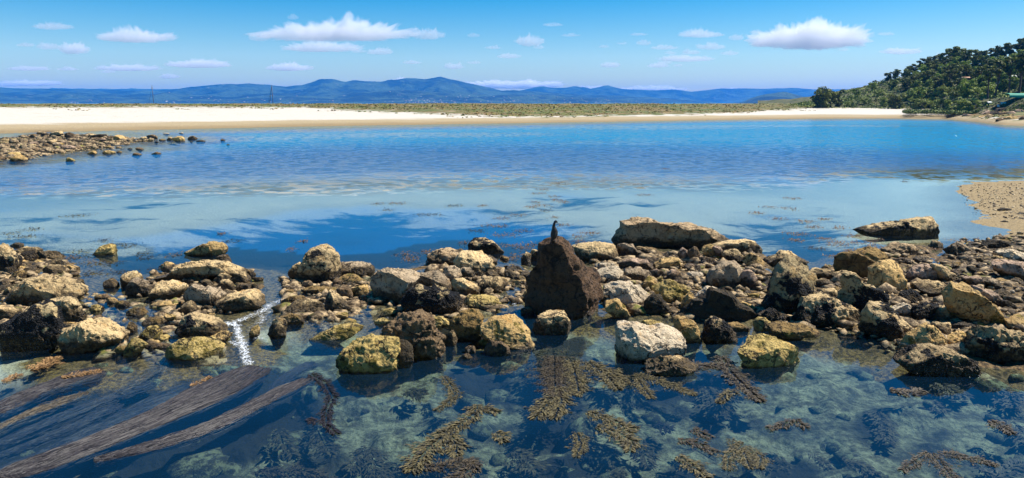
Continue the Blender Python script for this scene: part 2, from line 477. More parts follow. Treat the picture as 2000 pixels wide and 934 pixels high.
    vv = zt - np.interp(qx, _vx, _vz) + 0.9 * fbm(np.stack([x * .05, y * .1, x * 0], 1), 3, 77)
    ok = (vv > 0.1) & (r - shore_D(qx) > 6) & (qx < 2050)
    x, y, zt, r = x[ok][:10000], y[ok][:10000], zt[ok][:10000], r[ok][:10000]
    V, Fc = [], []
    for i in range(len(x)):
        hh = random.uniform(0.12, 0.38); ww = random.uniform(0.3, 0.9)
        b = len(V)
        for k in range(4):
            ang = random.uniform(0, 6.28); 
            V.append((x[i] + ww * math.cos(ang), y[i] + ww * math.sin(ang) * .6, zt[i] - 0.05))
        V.append((x[i] + random.uniform(-.2, .2), y[i], zt[i] + hh)); V.append((x[i] + random.uniform(-.5, .5), y[i] + .2, zt[i] + hh * .7))
        Fc += [(b, b + 1, b + 4), (b + 1, b + 2, b + 4), (b + 2, b + 3, b + 5), (b + 3, b, b + 5), (b, b + 2, b + 5)]
    kind(mesh_np('dune_grass', V, Fc, gm.m, smooth=False), 'stuff', 'green and straw coloured dune plants along the top of the beach')

# ---------------------------------------------------------------- far mountains
def ridge_terrain(name, pts, D, depth, seed, mat, rough=1.0, left=-1200, right=3200, lab=None):
    xs, ys = zip(*pts)
    nx, ny = 700, 70
    px = np.linspace(left, right, nx); dd = np.linspace(0, 1, ny)
    PX, DD = np.meshgrid(px, dd, indexing='ij')
    PX, DD = PX.ravel(), DD.ravel()
    dist = D + (DD - 0.62) * depth
    h = (200.5 - np.interp(PX, xs, ys)) * 1.10 / FPX * D + 6
    prof = np.where(DD < 0.62, (DD / 0.62) ** 1.15, 1 - (DD - 0.62) / 0.38)
    X = (PX - 1000) / FPX * dist; Y = dist
    P = np.stack([X, Y, X * 0], 1) / 620.0
    n = ridged(P * 1.3 * rough, 5, seed, 0.55)
    n2 = fbm(P * 7, 3, seed + 3)
    Z = h * prof * (1 + 0.42 * (n - 0.6) * (1 - prof ** 3)) + 13 * n2 * prof * (1 - prof ** 2) - 4
    hn = fbm(np.stack([PX * 0.05, PX * 0, PX * 0], 1), 4, seed + 9) * 4
    Z = Z + hn * prof
    i = np.arange((nx - 1) * ny).reshape(nx - 1, ny)[:, :-1].ravel()
    F = np.stack([i, i + ny, i + ny + 1, i + 1], 1)
    return kind(mesh_np(name, np.stack([X, Y, Z], 1), F, mat), 'structure', lab), (X, Y, Z, PX, DD, n)
if MOUNT_ON:
    t = NT('mountain_mat'); p = t.pos()
    c = t.mix(t.ss(t.noise(p, 0.0035, 8, 0.65), 0.42, 0.6), c4(0.006, 0.022, 0.018), c4(0.045, 0.085, 0.040))
    c = t.mix(t.ss(t.noise(p, 0.01, 6, 0.7), 0.62, 0.7), c, c4(0.12, 0.14, 0.09))
    t.bsdf(c, 0.95, t.bump(t.noise(p, 0.013, 8, 0.7), 1.0, 35.0))
    mm = t.m
    main = [(-1200,190),(-300,176),(0,172),(20,175),(80,176),(180,179),(330,180),(380,175),(440,169),(500,168),(530,170),(570,174),(600,170),(635,160),(660,160),(680,165),(700,162),(750,165),(800,158),(830,160),(865,156),(900,163),(950,173),(980,180),(1010,180),(1060,183),(1100,186),(1200,189),(1300,193),(1400,201),(3200,203)]
    fr = [(-1200,170),(0,176),(400,178),(800,175),(1000,182),(1020,179),(1050,173),(1080,176),(1120,173),(1150,177),(1180,172),(1210,177),(1270,180),(1310,177),(1340,182),(1400,176),(1480,177),(1540,175),(1590,178),(1700,176),(2000,180),(3200,186)]
    low = [(-1200,184),(0,181),(60,186),(160,182),(260,188),(340,184),(450,190),(560,184),(640,188),(700,184),(780,178),(860,182),(960,188),(1040,186),(1200,196),(1300,203),(3200,204)]
    hump = [(-1200,206),(1400,206),(1435,201),(1465,191),(1485,186),(1510,182),(1530,184),(1560,190),(1600,197),(1660,206),(3200,206)]
    ridge_terrain('far_mountains', fr, 9500, 2200, 3, mm, 0.8)
    ridge_terrain('mountains', main, 7000, 2700, 11, mm, 1.0)
    _, T = ridge_terrain('foothills', low, 5400, 2000, 23, mm, 1.2)
    ridge_terrain('headland', hump, 4200, 1000, 33, mm, 1.5)
    # the towns across the bay: thousands of specks that read as one mass
    X, Y, Z, PXv, DD, n = T
    wgt = (DD < 0.55) * (Z > 0) * (0.15 + np.clip(fbm(np.stack([PXv * 0.012, DD * 4, DD * 0], 1), 3, 8), 0, 1) ** 1.2) * np.where((PXv > 760) & (PXv < 1250), 7.0, 1.0) * (PXv > -50) * (PXv < 1350) * (1 - DD) ** 1.5
    idx = rng.choice(len(X), 420, p=wgt / wgt.sum())
    V, Fc = [], []
    for k in idx:
        x, y, zg = X[k] + random.uniform(-25, 25), Y[k] + random.uniform(-20, 20), Z[k] - 3
        w_, h_ = random.uniform(2, 6), random.uniform(3, 6.5)
        b = len(V)
        for dz in (0, h_):
            V += [(x - w_, y - w_, zg + dz), (x + w_, y - w_, zg + dz), (x + w_, y + w_, zg + dz), (x - w_, y + w_, zg + dz)]
        Fc += [(b, b + 1, b + 5, b + 4), (b + 1, b + 2, b + 6, b + 5), (b + 2, b + 3, b + 7, b + 6), (b + 3, b, b + 4, b + 7), (b + 4, b + 5, b + 6, b + 7)]
    t = NT('town_mat'); t.bsdf(t.mix(t.ss(t.noise(t.pos(), 0.02, 2), .45, .55), c4(.42, .42, .40), c4(.26, .2, .17)), .8)
    kind(mesh_np('hillside_town', V, Fc, t.m, smooth=False), 'stuff', 'pale specks of towns at the foot of the blue mountains')
# ---------------------------------------------------------------- water
if WATER_ON:
    V_, F_ = [], []
    X, Y, F = polar(2.5, 900, 300, -64, 64, 300)
    Zs = seabed_z(X, Y)
    dep = np.clip(-Zs, 0, 3)
    r = np.hypot(X, Y)
    P = np.stack([X, Y, X * 0], 1)
    px, py = to_px(X, Y)
    # a breeze ruffles the outer lagoon; the inner part is calm
    edge = np.interp(px, [-500, 0, 500, 1000, 1400, 1700, 2500], [49, 49, 43, 44, 46, 56, 60])
    ruf = sstep(-7, 9, r - edge + 3.5 * fbm(P * np.array((0.06, 0.15, 1)), 3, 5))
    calm2 = sstep(0.1, 0.5, fbm(P * np.array((0.012, 0.035, 1)), 3, 15) + 0.25 * sstep(1400, 1900, px))
    ruf = ruf * (1 - 0.5 * calm2)
    ruf = np.where(r > 300, 1, ruf)
    cur = sstep(3.5, 0, np.hypot(X - ground(600, 560)[0], (Y - ground(600, 560)[1]))) + sstep(4.0, 0, np.hypot(X - ground(430, 660)[0], (Y - ground(430, 660)[1]))) + .6 * sstep(4.0, 0, np.hypot(X - ground(230, 740)[0], (Y - ground(230, 740)[1])))
    cur = np.clip(cur, 0, 1)
    t = NT('water_mat')
    p = t.pos()
    nA = t.noise(t.scale(p, (0.55, 1.0, 1)), 2.2, 5, 0.62, 0.5)
    nB = t.noise(t.scale(p, (0.35, 1.0, 1)), 0.7, 4, 0.6, 0.3)
    hA = t.math('ADD', t.math('MULTIPLY', nA, 0.16), t.math('MULTIPLY', nB, 0.22))
    hA = t.math('MULTIPLY', hA, t.attr('ruffle'))
    nC = t.noise(t.scale(p, (0.5, 1.2, 1)), 2.6, 4, 0.55, 0.8)
    hC = t.math('MULTIPLY', nC, 0.0022)
    nD = t.noise(t.scale(p, (1, 1.6, 1)), 4.5, 5, 0.6, 1.0)
    hD = t.math('MULTIPLY', t.math('MULTIPLY', nD, 0.016), t.attr('current'))
    nb0 = t.bump(t.math('ADD', hC, hD), 1.0, 1.0)
    # wind ripples: facet slopes taken straight from the noise
    w1 = t.n('ShaderNodeTexNoise', ins={'Vector': t.scale(p, (0.75, 1.0, 1)), 'Scale': 3.6, 'Detail': 3.0, 'Roughness': 0.6}).outputs[1]
    w2 = t.n('ShaderNodeTexNoise', ins={'Vector': t.scale(p, (0.8, 1.0, 1)), 'Scale': 1.25, 'Detail': 1.5, 'Roughness': 0.5}).outputs[1]
    w2 = t.n('ShaderNodeVectorMath', operation='SCALE', ins={0: w2, 'Scale': 1.9}).outputs[0]
    wv = t.n('ShaderNodeVectorMath', operation='ADD', ins={0: w1, 1: w2}).outputs[0]
    wv = t.n('ShaderNodeVectorMath', operation='SUBTRACT', ins={0: wv, 1: (1.45, 1.45, 1.45)}).outputs[0]
    wv = t.n('ShaderNodeVectorMath', operation='MULTIPLY', ins={0: wv, 1: (RIPPLE * 0.7, RIPPLE, 0.0)}).outputs[0]
    wv = t.n('ShaderNodeVectorMath', operation='SCALE', ins={0: wv, 'Scale': t.attr('ruffle')}).outputs[0]
    nb = t.n('ShaderNodeVectorMath', operation='NORMALIZE', ins={0: t.n('ShaderNodeVectorMath', operation='ADD', ins={0: nb0, 1: wv}).outputs[0]}).outputs[0]
    fr = t.n('ShaderNodeFresnel', ins={'IOR': 1.33, 'Normal': nb}).outputs[0]
    rgh = t.math('ADD', 0.03, t.math('MULTIPLY', t.attr('ruffle'), 0.10))
    fr = t.math('MULTIPLY', fr, t.math('SUBTRACT', 1.0, t.math('MULTIPLY', t.attr('ruffle'), 0.42)))
    gl = t.n('ShaderNodeBsdfGlossy', ins={'Color': c4(0.88, 0.95, 1), 'Roughness': rgh, 'Normal': nb})
    trs = t.n('ShaderNodeBsdfTransparent', ins={'Color': c4(*WATER_TINT)})
    d = t.attr('depth')
    bodyc = t.mix(t.ss(d, 1.1, 1.7), t.mix(t.ss(d, 0.62, 0.95), c4(*BODY_FORE), c4(*BODY_NEAR)), c4(*BODY_FAR))
    dif = t.n('ShaderNodeBsdfDiffuse', ins={'Color': bodyc})
    k = t.math('SUBTRACT', 1.0, t.math('POWER', 2.718, t.math('MULTIPLY', t.math('MULTIPLY', d, -WATER_K), t.mix(t.ss(d, 0.9, 1.5), c4(1, 1, 1), c4(1.6, 1.6, 1.6)))))
    mx = t.n('ShaderNodeMixShader', ins={0: k, 1: trs.outputs[0], 2: dif.outputs[0]})
    mx2 = t.n('ShaderNodeMixShader', ins={0: fr, 1: mx.outputs[0], 2: gl.outputs[0]})
    t.link(mx2.outputs[0], t.out.inputs[0])
    water = kind(mesh_np('water', np.stack([X, Y, X * 0], 1), F, t.m, attrs={'depth': dep, 'ruffle': ruf, 'current': cur}), 'structure')
    X, Y, F = polar(890, 11400, 30, -64, 64, 60)
    n0 = np.zeros(len(X))
    kind(mesh_np('sea', np.stack([X, Y, n0 - 0.03], 1), F, t.m, attrs={'depth': n0 + 3, 'ruffle': n0 + 1, 'current': n0}), 'structure')
# ---------------------------------------------------------------- rock materials
def rock_mat(name, dark, light, algae=0.0, mussel=0.0, tide_shade=0.30, layered=False, algc=(0.22, 0.165, 0.03)):
    t = NT(name)
    v, oi = rnd_off(t)
    z = t.z()
    n1 = t.noise(v, 1.7, 5, 0.6, 0.3); n2 = t.noise(v, 6.0, 9, 0.72, 0.2); n3 = t.noise(v, 26.0, 6, 0.7)
    f = t.math('ADD', t.math('MULTIPLY', n1, 0.45), t.math('MULTIPLY', n2, 0.55))
    col = t.mix(t.ss(f, 0.34, 0.53), c4(*dark), c4(*light))
    # grain: rusty blotches, pale lichen and dark pits
    col = t.mix(t.math('MULTIPLY', t.ss(t.noise(v, 3.1, 6, 0.6, 0.5), 0.56, 0.68), 0.65), col, c4(light[0] * 0.85, light[1] * 0.66, light[2] * 0.42))
    col = t.mix(t.math('MULTIPLY', t.ss(t.noise(v, 4.4, 7, 0.7), 0.60, 0.70), 0.8), col, c4(min(1, light[0] * 1.35), min(1, light[1] * 1.35), min(1, light[2] * 1.4)))
    col = t.mix(t.ss(n3, 0.60, 0.68), col, c4(dark[0] * 0.28, dark[1] * 0.25, dark[2] * 0.22))
    col = t.mix(t.math('MULTIPLY', t.ss(t.math('ADD', t.noise(v, 9, 6, 0.78, 0.5), t.math('MULTIPLY', t.math('SUBTRACT', n1, 0.5), 0.25)), 0.56, 0.61), 0.9), col, c4(0.03, 0.022, 0.014))
    bri = t.math('ADD', 0.88, t.math('MULTIPLY', oi, 0.42))
    col = t.n('ShaderNodeVectorMath', operation='SCALE', ins={0: col, 'Scale': bri}).outputs[0]
    if algae > 0:
        a = t.math('ADD', t.noise(v, 2.4, 7, 0.7), t.math('MULTIPLY', t.ss(z, 0.9, 0.0), 0.10))
        col = t.mix(t.ss(a, 0.66 - 0.22 * algae, 0.72 - 0.22 * algae), col, t.mix(n3, c4(algc[0] * .35, algc[1] * .3, algc[2] * .4), c4(*[q * 1.5 for q in algc])))
    mfac = None
    if mussel > 0:
        a = t.math('ADD', t.noise(v, 1.6, 7, 0.66, 0.3), t.math('MULTIPLY', t.ss(z, 1.0, 0.1), 0.14))
        mfac = t.ss(a, 0.70 - 0.25 * mussel, 0.73 - 0.25 * mussel)
        mc = t.mix(t.ss(t.vor(v, 30), 0.1, 0.5), c4(0.055, 0.057, 0.06), c4(0.006, 0.006, 0.007))
        col = t.mix(mfac, col, mc)
    wob = t.n('ShaderNodeVectorMath', operation='SCALE', ins={0: t.n('ShaderNodeTexNoise', ins={'Vector': v, 'Scale': 2.6, 'Detail': 5.0, 'Roughness': 0.65}).outputs[1], 'Scale': 0.55}).outputs[0]
    cv = t.n('ShaderNodeVectorMath', operation='ADD', ins={0: v, 1: wob}).outputs[0]
    crk = t.math('MULTIPLY', t.ss(t.vor(t.scale(cv, (1.0, 1.0, 1.7)), 1.7, 'DISTANCE_TO_EDGE'), 0.045, 0.004), t.ss(t.noise(v, 1.1, 3, .6), .42, .56))
    col = t.mix(t.math('MULTIPLY', crk, 0.9), col, c4(0.02, 0.015, 0.01))
    # tide line: black and brown growth, raised to paint in shade on lower halves, drowned brown weed below the water
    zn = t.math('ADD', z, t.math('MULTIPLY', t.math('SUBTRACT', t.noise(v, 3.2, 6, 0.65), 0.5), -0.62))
    foot = t.math('SUBTRACT', 1.0, t.ss(zn, tide_shade - 0.10, tide_shade + 0.05))
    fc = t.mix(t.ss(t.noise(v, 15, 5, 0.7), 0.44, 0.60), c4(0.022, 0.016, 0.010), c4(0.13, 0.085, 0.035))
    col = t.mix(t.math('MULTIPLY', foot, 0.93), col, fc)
    und = t.math('SUBTRACT', 1.0, t.ss(z, -0.10, 0.01))
    col = t.mix(und, col, t.mix(t.ss(n2, 0.42, 0.58), c4(0.05, 0.035, 0.012), c4(0.20, 0.14, 0.03)))
    h = t.math('ADD', t.math('MULTIPLY', n2, 1.0), t.math('MULTIPLY', n3, 0.35))
    h = t.math('ADD', h, t.math('MULTIPLY', t.ss(t.vor(v, 13, 'F1'), 0.0, 0.45), 0.22))
    h = t.math('SUBTRACT', h, t.math('MULTIPLY', crk, 0.5))
    if layered:
        h = t.math('ADD', h, t.math('MULTIPLY', t.noise(t.scale(v, (0.6, 0.6, 7.0)), 2.2, 6, 0.65, 0.4), 0.9))
    if mfac is not None:
        h = t.math('ADD', h, t.math('MULTIPLY', t.math('MULTIPLY', t.vor(v, 30), mfac), 1.1))
    nb = t.bump(h, 1.0, 0.13)
    rg = t.mix(t.ss(zn, 0.0, 0.22), c4(.35, .35, .35), c4(.9, .9, .9))
    t.bsdf(col, rg, nb, 0.35)
    return t.m
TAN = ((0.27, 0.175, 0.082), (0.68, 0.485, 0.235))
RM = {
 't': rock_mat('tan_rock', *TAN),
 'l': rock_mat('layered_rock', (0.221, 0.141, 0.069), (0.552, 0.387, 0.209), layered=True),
 'w': rock_mat('pale_rock', (0.331, 0.246, 0.148), (0.662, 0.528, 0.348), tide_shade=0.10),
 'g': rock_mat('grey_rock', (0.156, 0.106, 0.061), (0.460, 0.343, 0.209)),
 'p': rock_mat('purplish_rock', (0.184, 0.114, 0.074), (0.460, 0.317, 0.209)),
 'y': rock_mat('algae_rock', (0.202, 0.132, 0.041), (0.515, 0.370, 0.122), algae=0.34, tide_shade=0.02),
 'o': rock_mat('ochre_rock', (0.248, 0.141, 0.043), (0.589, 0.387, 0.148), algae=0.15, tide_shade=0.10),
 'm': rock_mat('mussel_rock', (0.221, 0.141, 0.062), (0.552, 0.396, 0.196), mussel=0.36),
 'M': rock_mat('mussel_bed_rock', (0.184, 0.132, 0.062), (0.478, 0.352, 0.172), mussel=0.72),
 'b': rock_mat('wet_brown_rock', (0.064, 0.040, 0.014), (0.294, 0.185, 0.061), algae=0.1, tide_shade=0.12),
 'c': rock_mat('towering_shade_dark_rock', (0.009, 0.007, 0.005), (0.105, 0.060, 0.030), tide_shade=0.1),  # near-black albedo puts the shaded side into the colour
 'k': rock_mat('black_and_shaded_rock', (0.011, 0.010, 0.006), (0.051, 0.037, 0.019), tide_shade=0.1),  # black stones, and boulders whose shade is put into the colour
 'd': rock_mat('dark_brown_rock', (0.035, 0.023, 0.013), (0.20, 0.13, 0.065), tide_shade=0.1),
}

# ---------------------------------------------------------------- one rock from its outline
REG = {'A': (0, 450), 'B': (0, 580), 'C': (250, 450), 'D': (250, 560), 'E': (500, 460), 'F': (500, 560), 'G': (700, 460), 'H': (660, 600),
       'I': (850, 450), 'J': (850, 570), 'K': (1100, 420), 'L': (1100, 520), 'M': (1300, 420), 'N': (1300, 520), 'O': (1180, 620), 'P': (1380, 620),
       'Q': (1500, 460), 'R': (1500, 570), 'S': (1750, 450), 'U': (1640, 420)}
def pix(reg, s):
    x0, y0, k = {'V': (1000, 420, 3.89), 'W': (1500, 420, 2.83), 'Z': (0, 0, 1.0), 'X': (0, 240, 8.0), 'Y': (200, 240, 8.0), 'T': (1800, 140, 8.49)}.get(reg) or (*REG[reg], 6.228)
    return np.array([(x0 + float(a) / k, y0 + float(b) / k) for a, b in (q.split(',') for q in s.split())])

def polar_radius(poly, c, phi):
    """distance from c to the outline along every angle phi"""
    n = len(poly); out = np.zeros_like(phi)
    dx, dy = np.cos(phi), np.sin(phi)
    for i in range(n):
        ax, ay = poly[i] - c; bx, by = poly[(i + 1) % n] - c
        ex, ey = bx - ax, by - ay
        den = dx * ey - dy * ex
        den = np.where(np.abs(den) < 1e-9, 1e-9, den)
        t_ = (ax * ey - ay * ex) / den
        u_ = (ax * dy - ay * dx) / den
        out = np.maximum(out, np.where((u_ >= -1e-6) & (u_ <= 1 + 1e-6) & (t_ > 0), t_, 0))
    return out

ROCKS = []
def land(px, py):
    """where the sight line through a photo point meets the beach"""
    d = ray(px, py); t_ = np.linspace(60, 420, 1500)
    X_, Y_, Z_ = d[0] * t_, d[1] * t_, CAM_H + d[2] * t_
    hit = np.nonzero(Z_ <= np.maximum(seabed_z(X_, Y_), 0))[0]
    i = hit[0] if len(hit) else -1
    return np.array((X_[i], Y_[i], Z_[i]))
_seed = [100]
def rock(reg, pts, mat, label=None, name='rock', cat='rock', tk=0.8, group=None, drop=0.16, desc='', planes=None, rough=1.0, sub=None, key=None, lift=0.0, px_poly=None, box=2.9, terr=False, under=0.30, size=1.0, fract=6):
    poly = pix(reg, pts) if px_poly is None else px_poly
    _seed[0] += 1; sd_ = _seed[0]
    x0, y0 = poly.min(0); x1, y1 = poly.max(0)
    wpx = x1 - x0
    base = ground((x0 + x1) / 2, y1) if not terr else land((x0 + x1) / 2, y1)
    k0 = base[1] / FPX
    wid = wpx * k0
    hgt = (y1 - y0) * k0
    T = max(0.25 * wid, min(wid * tk, max(hgt * 1.9, 0.45 * wid)))
    Yc = base[1] + 0.42 * T
    W2 = np.array([at_y(px, py, Yc) for px, py in poly])[:, [0, 2]]
    zlo, zhi = W2[:, 1].min(), W2[:, 1].max()
    H = zhi - zlo
    W2[:, 1] -= drop * np.clip((zlo + 0.25 * H - W2[:, 1]) / (0.25 * H + 1e-6), 0, 1)
    W2[:, 1] += lift
    W2 = (W2 - W2.mean(0)) * size + W2.mean(0)
    # centroid
    A = W2; B = np.roll(W2, -1, 0); cr = A[:, 0] * B[:, 1] - B[:, 0] * A[:, 1]
    cxy = ((A + B) * cr[:, None]).sum(0) / (3 * cr.sum())
    if sub is None: sub = 6 if wpx > 95 else 5 if wpx > 38 else 4 if wpx > 15 else 3
    V, F = ico(sub)
    s = V.copy()
    r_ = random.Random(sd_)
    # facets: flat faces cut off the ball
    npl = 12 if planes is None else 7
    cuts = list(planes or [])
    for _ in range(npl):
        nv = np.array([r_.gauss(0, 1), r_.gauss(0, 1), r_.gauss(0, 0.8)]); nv /= np.linalg.norm(nv)
        cuts.append((*nv, r_.uniform(0.60, 0.90)))
    for cx_, cy_, cz_, hh in cuts:
        nv = np.array((cx_, cy_, cz_)); nv = nv / np.linalg.norm(nv)
        dd = s @ nv
        over = np.maximum(dd - hh, 0)
        s = s - over[:, None] * nv * 1.0
    phi = np.arctan2(s[:, 2], s[:, 0]); rho = np.hypot(s[:, 0], s[:, 2])
    # normalise the silhouette so that the cuts do not shrink it
    binr = np.zeros(72); bi = ((phi + math.pi) / (2 * math.pi) * 71.999).astype(int)
    np.maximum.at(binr, bi, rho); binr[binr == 0] = 1
    binr = np.maximum(binr, 0.6)
    rn = rho / (np.interp(phi, (np.arange(72) + .5) / 72 * 2 * math.pi - math.pi, binr, period=2 * math.pi))
    rn = np.clip(rn * 1.05, 0, 1.05)
    sy = np.clip(s[:, 1], -1, 1)
    pw = box
    rfix = np.clip(rn, 0, 1.05) ** (2.0 / pw) * 1.07
    Rad = polar_radius(W2, cxy, phi)
    # slightly rounded outline corners
    x = cxy[0] + np.cos(phi) * Rad * rfix
    zz = cxy[1] + np.sin(phi) * Rad * rfix
    y = Yc + np.sign(sy) * np.abs(sy) ** (2.0 / pw) * T * 0.5
    # undercut: the lower front draws back under the rim
    low = np.clip((cxy[1] - zz) / (H * 0.5 + 1e-6), 0, 1)
    y = y + np.where(sy < 0, under * T * low * np.abs(sy), 0)
    # fracture planes knock the corners off
    if name != 'x' and fract > 0:
        hw, hd, hh_ = (x.max() - x.min()) / 2, max(T / 2, 1e-3), (zz.max() - zz.min()) / 2
        c0 = np.array(((x.max() + x.min()) / 2, Yc, (zz.max() + zz.min()) / 2)); sc0 = np.array((hw, hd, hh_))
        q_ = (np.stack([x, y, zz], 1) - c0) / sc0
        for _ in range(fract):
            nv = np.array([r_.gauss(0, 1), r_.gauss(-.5, 1), r_.gauss(.35, .7)]); nv /= np.linalg.norm(nv)
            mx_ = (q_ @ nv).max(); over = np.maximum(q_ @ nv - mx_ * r_.uniform(.72, .86), 0)
            q_ = q_ - over[:, None] * nv
        q_ = q_ * sc0 + c0; x, y, zz = q_[:, 0], q_[:, 1], q_[:, 2]
    Vw = np.stack([x, y, zz], 1)
    # the back of a rock lies lower than its crest line seen from the front
    L = math.sqrt(max(wid * max(H, 0.02), 1e-4))
    cen = np.array((cxy[0], Yc, cxy[1]))
    N = Vw - cen; N = N / (np.linalg.norm(N, axis=1)[:, None] + 1e-9)
    P = Vw + sd_ * 3.7
    amp = 0.046 * L * rough
    d = amp * (0.55 * fbm(P * (1.6 / L), 3, sd_) + 0.7 * ridged(P * (3.4 / L), 3, sd_ + 5) + 0.1)
    if wpx > 25: d = d + 0.022 * min(L, 1.2) * rough * fbm(P * (16.0 / L), 3, sd_ + 8)
    if mat == 'l':
        st = Vw[:, 2] * 1.0 + 0.15 * Vw[:, 0]
        d = d + 0.05 * min(L, 1.0) * vnoise(np.stack([P[:, 0] * .5 / L, P[:, 1] * .5 / L, st * 11 / max(L, .5)], 1), sd_)
    Vw = Vw + N * d[:, None]
    loc = (cen[0], cen[1], min(zlo, 0) - 0.0)
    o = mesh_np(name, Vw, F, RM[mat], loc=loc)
    if label: tag(o, label, cat, group)
    pc = poly.mean(0)
    ROCKS.append(dict(o=o, label=label, desc=desc, x=pc[0], y=pc[1], key=key, w=wpx, name=name, cat=cat, group=group, poly=poly, front=base[1], T=T))
    return o
B_ = dict(name='boulder', cat='boulder')
# ---- left bank
rock('A', '-60,230 0,200 60,215 120,260 200,330 200,440 120,520 0,500 -60,480', 'm', 'tan boulder cut by the left edge with black mussels on its lower face', key='the boulder at the left edge', **B_)
rock('A', '120,270 300,215 430,215 490,240 480,290 400,300 200,320', 't', desc='low tan slab')
rock('A', '430,270 560,250 660,260 720,320 740,350 600,350 480,310', 't', desc='flat tan slab')
rock('A', '205,330 280,270 380,270 480,320 480,370 300,350 220,370', 'M', 'small black mussel-covered hump among tan slabs of the left bank', key='the black mussel hump')
rock('A', '500,420 600,380 740,355 810,390 800,430 740,440 600,450 520,450', 't', desc='tan flat rock')
rock('A', '545,470 600,430 700,430 760,470 770,520 700,530 600,540 545,530', 't', desc='blocky pale tan rock')
rock('A', '740,440 860,430 945,460 940,490 860,500 760,490', 'o', 'low ochre slab, rightmost stone of the left bank\'s upper tip', key='the low ochre slab')
rock('A', '60,460 200,455 215,490 150,540 70,540', 'm', desc='small dark-footed rock')
rock('A', '90,600 180,530 230,490 290,510 290,590 180,610', 'b', desc='dark brown wedge')
rock('A', '200,380 320,370 400,390 380,410 260,415', 'o', desc='flat ochre stone')
rock('A', '270,410 360,395 435,405 430,440 300,445', 't', desc='small flat tan stone')
rock('A', '290,470 380,455 430,480 400,510 310,505', 't', desc='small tan stone in a puddle')
rock('A', '80,620 160,575 220,600 200,635 110,640', 't', desc='small pale stone')
rock('A', '1280,630 1370,580 1430,620 1430,680 1350,700 1280,680', 't', 'small round tan stone alone in the rapids left of two grey boulders', name='stone', cat='stone')
rock('A', '120,185 190,155 290,160 290,185 200,195', 't', 'small flat pale stone alone in blue water at the far left', name='stone', cat='stone')
rock('A', '1150,265 1230,210 1330,165 1385,195 1390,260 1380,300 1280,290 1170,290', 'y', 'small greenish pointed rock alone in blue water among drifting weed', key='the lone greenish rock')
rock('A', '620,610 780,585 900,590 975,620 960,690 850,700 700,660', 't', desc='pitted tan slab')
rock('A', '100,690 200,650 400,605 560,600 700,620 850,650 950,720 950,780 880,840 700,870 560,930 300,925 120,900 90,800', 't', 'largest boulder of the left bank, long, flat-topped, tan over a black face', key='the largest left boulder', tk=0.6, planes=[(-.25, -.9, -.15, .42), (0, .1, 1, .6)], **B_)
rock('A', '0,610 50,640 40,670 -20,680', 't', desc='small tan stone')
rock('A', '-20,680 110,670 110,710 40,760 -20,750', 't', desc='flat tan stone')
rock('A', '20,780 100,700 130,760 110,840 30,830', 't', desc='small tan wedge')
rock('B', '600,100 640,50 760,45 880,45 960,110 970,200 1000,280 900,310 720,300 620,200', 'm', 'tan-topped boulder with a black mussel face, right in front of the largest left boulder', key='the mussel-faced boulder', planes=[(-.2, -.9, .1, .5)], **B_)
rock('B', '0,560 -60,420 60,320 200,220 320,160 440,110 560,130 640,180 690,300 690,500 640,600 400,640 100,690 0,680', 'M', 'great wedge of rock at the left edge, ochre sloping top and side black with mussels', key='the great mussel wedge', planes=[(.25, -.95, .1, .35), (-.45, -.1, .9, .45)], **B_)
rock('B', '-40,130 60,125 220,165 240,200 100,260 0,300 -40,290', 't', 'smooth pale tan rock at the left edge behind the great mussel wedge')
rock('B', '820,480 850,400 950,320 1080,290 1180,320 1260,380 1400,440 1460,500 1430,550 1300,570 1160,640 1020,690 860,660 790,600', 't', 'bright tan pitted boulder tapering to the right, alone in dark water at lower left', key='the bright pitted boulder', rough=1.3, **B_)
rock('B', '700,318 900,318 880,350 720,350', 'o', desc='thin ochre ledge')
rock('B', '1400,70 1480,55 1560,80 1540,120 1420,110', 'b', desc='wet brown stone')
rock('C', '700,270 780,240 900,190 1010,145 1080,140 1150,180 1185,230 1130,300 1040,320 900,295 720,295', 'o', 'pointed golden rock like a lying drop, alone in water beyond the left cluster', key='the golden drop-shaped rock', tk=.5)
rock('C', '1055,380 1100,320 1190,305 1240,330 1260,380 1180,400', 'g', 'small grey stone with a black top perched behind the long slab', name='stone', cat='stone')
rock('C', '290,630 400,560 560,530 640,420 760,400 950,410 1000,395 1150,400 1390,395 1420,440 1400,520 1250,520 1100,510 950,570 690,650 500,640', 't', 'long tan slab lying tilted across the top of the left cluster', key='the long tilted slab', tk=.4, planes=[(.1, -.9, -.2, .5)], **B_)
rock('C', '375,440 450,395 520,390 550,430 440,470', 'o', desc='ochre point')
rock('C', '440,450 530,430 610,430 580,500 520,530 440,530', 't', desc='dark-fronted tan block')
rock('C', '-100,600 -80,560 -20,520 70,512 150,570 175,620 60,640 -60,690', 't', desc='rounded tan rock', key=None)
rock('C', '0,640 80,610 200,640 300,720 250,800 60,800 0,760', 'g', 'rounded boulder with shaded face, left of the big square pitted block', planes=[(-.3, -.95, .1, .5)], **B_)
rock('C', '270,780 300,680 400,640 560,630 660,640 690,700 660,760 540,820 400,860 270,820', 't', 'big square block of pitted tan stone beside the black-sided boulder', key='the square pitted block', **B_)
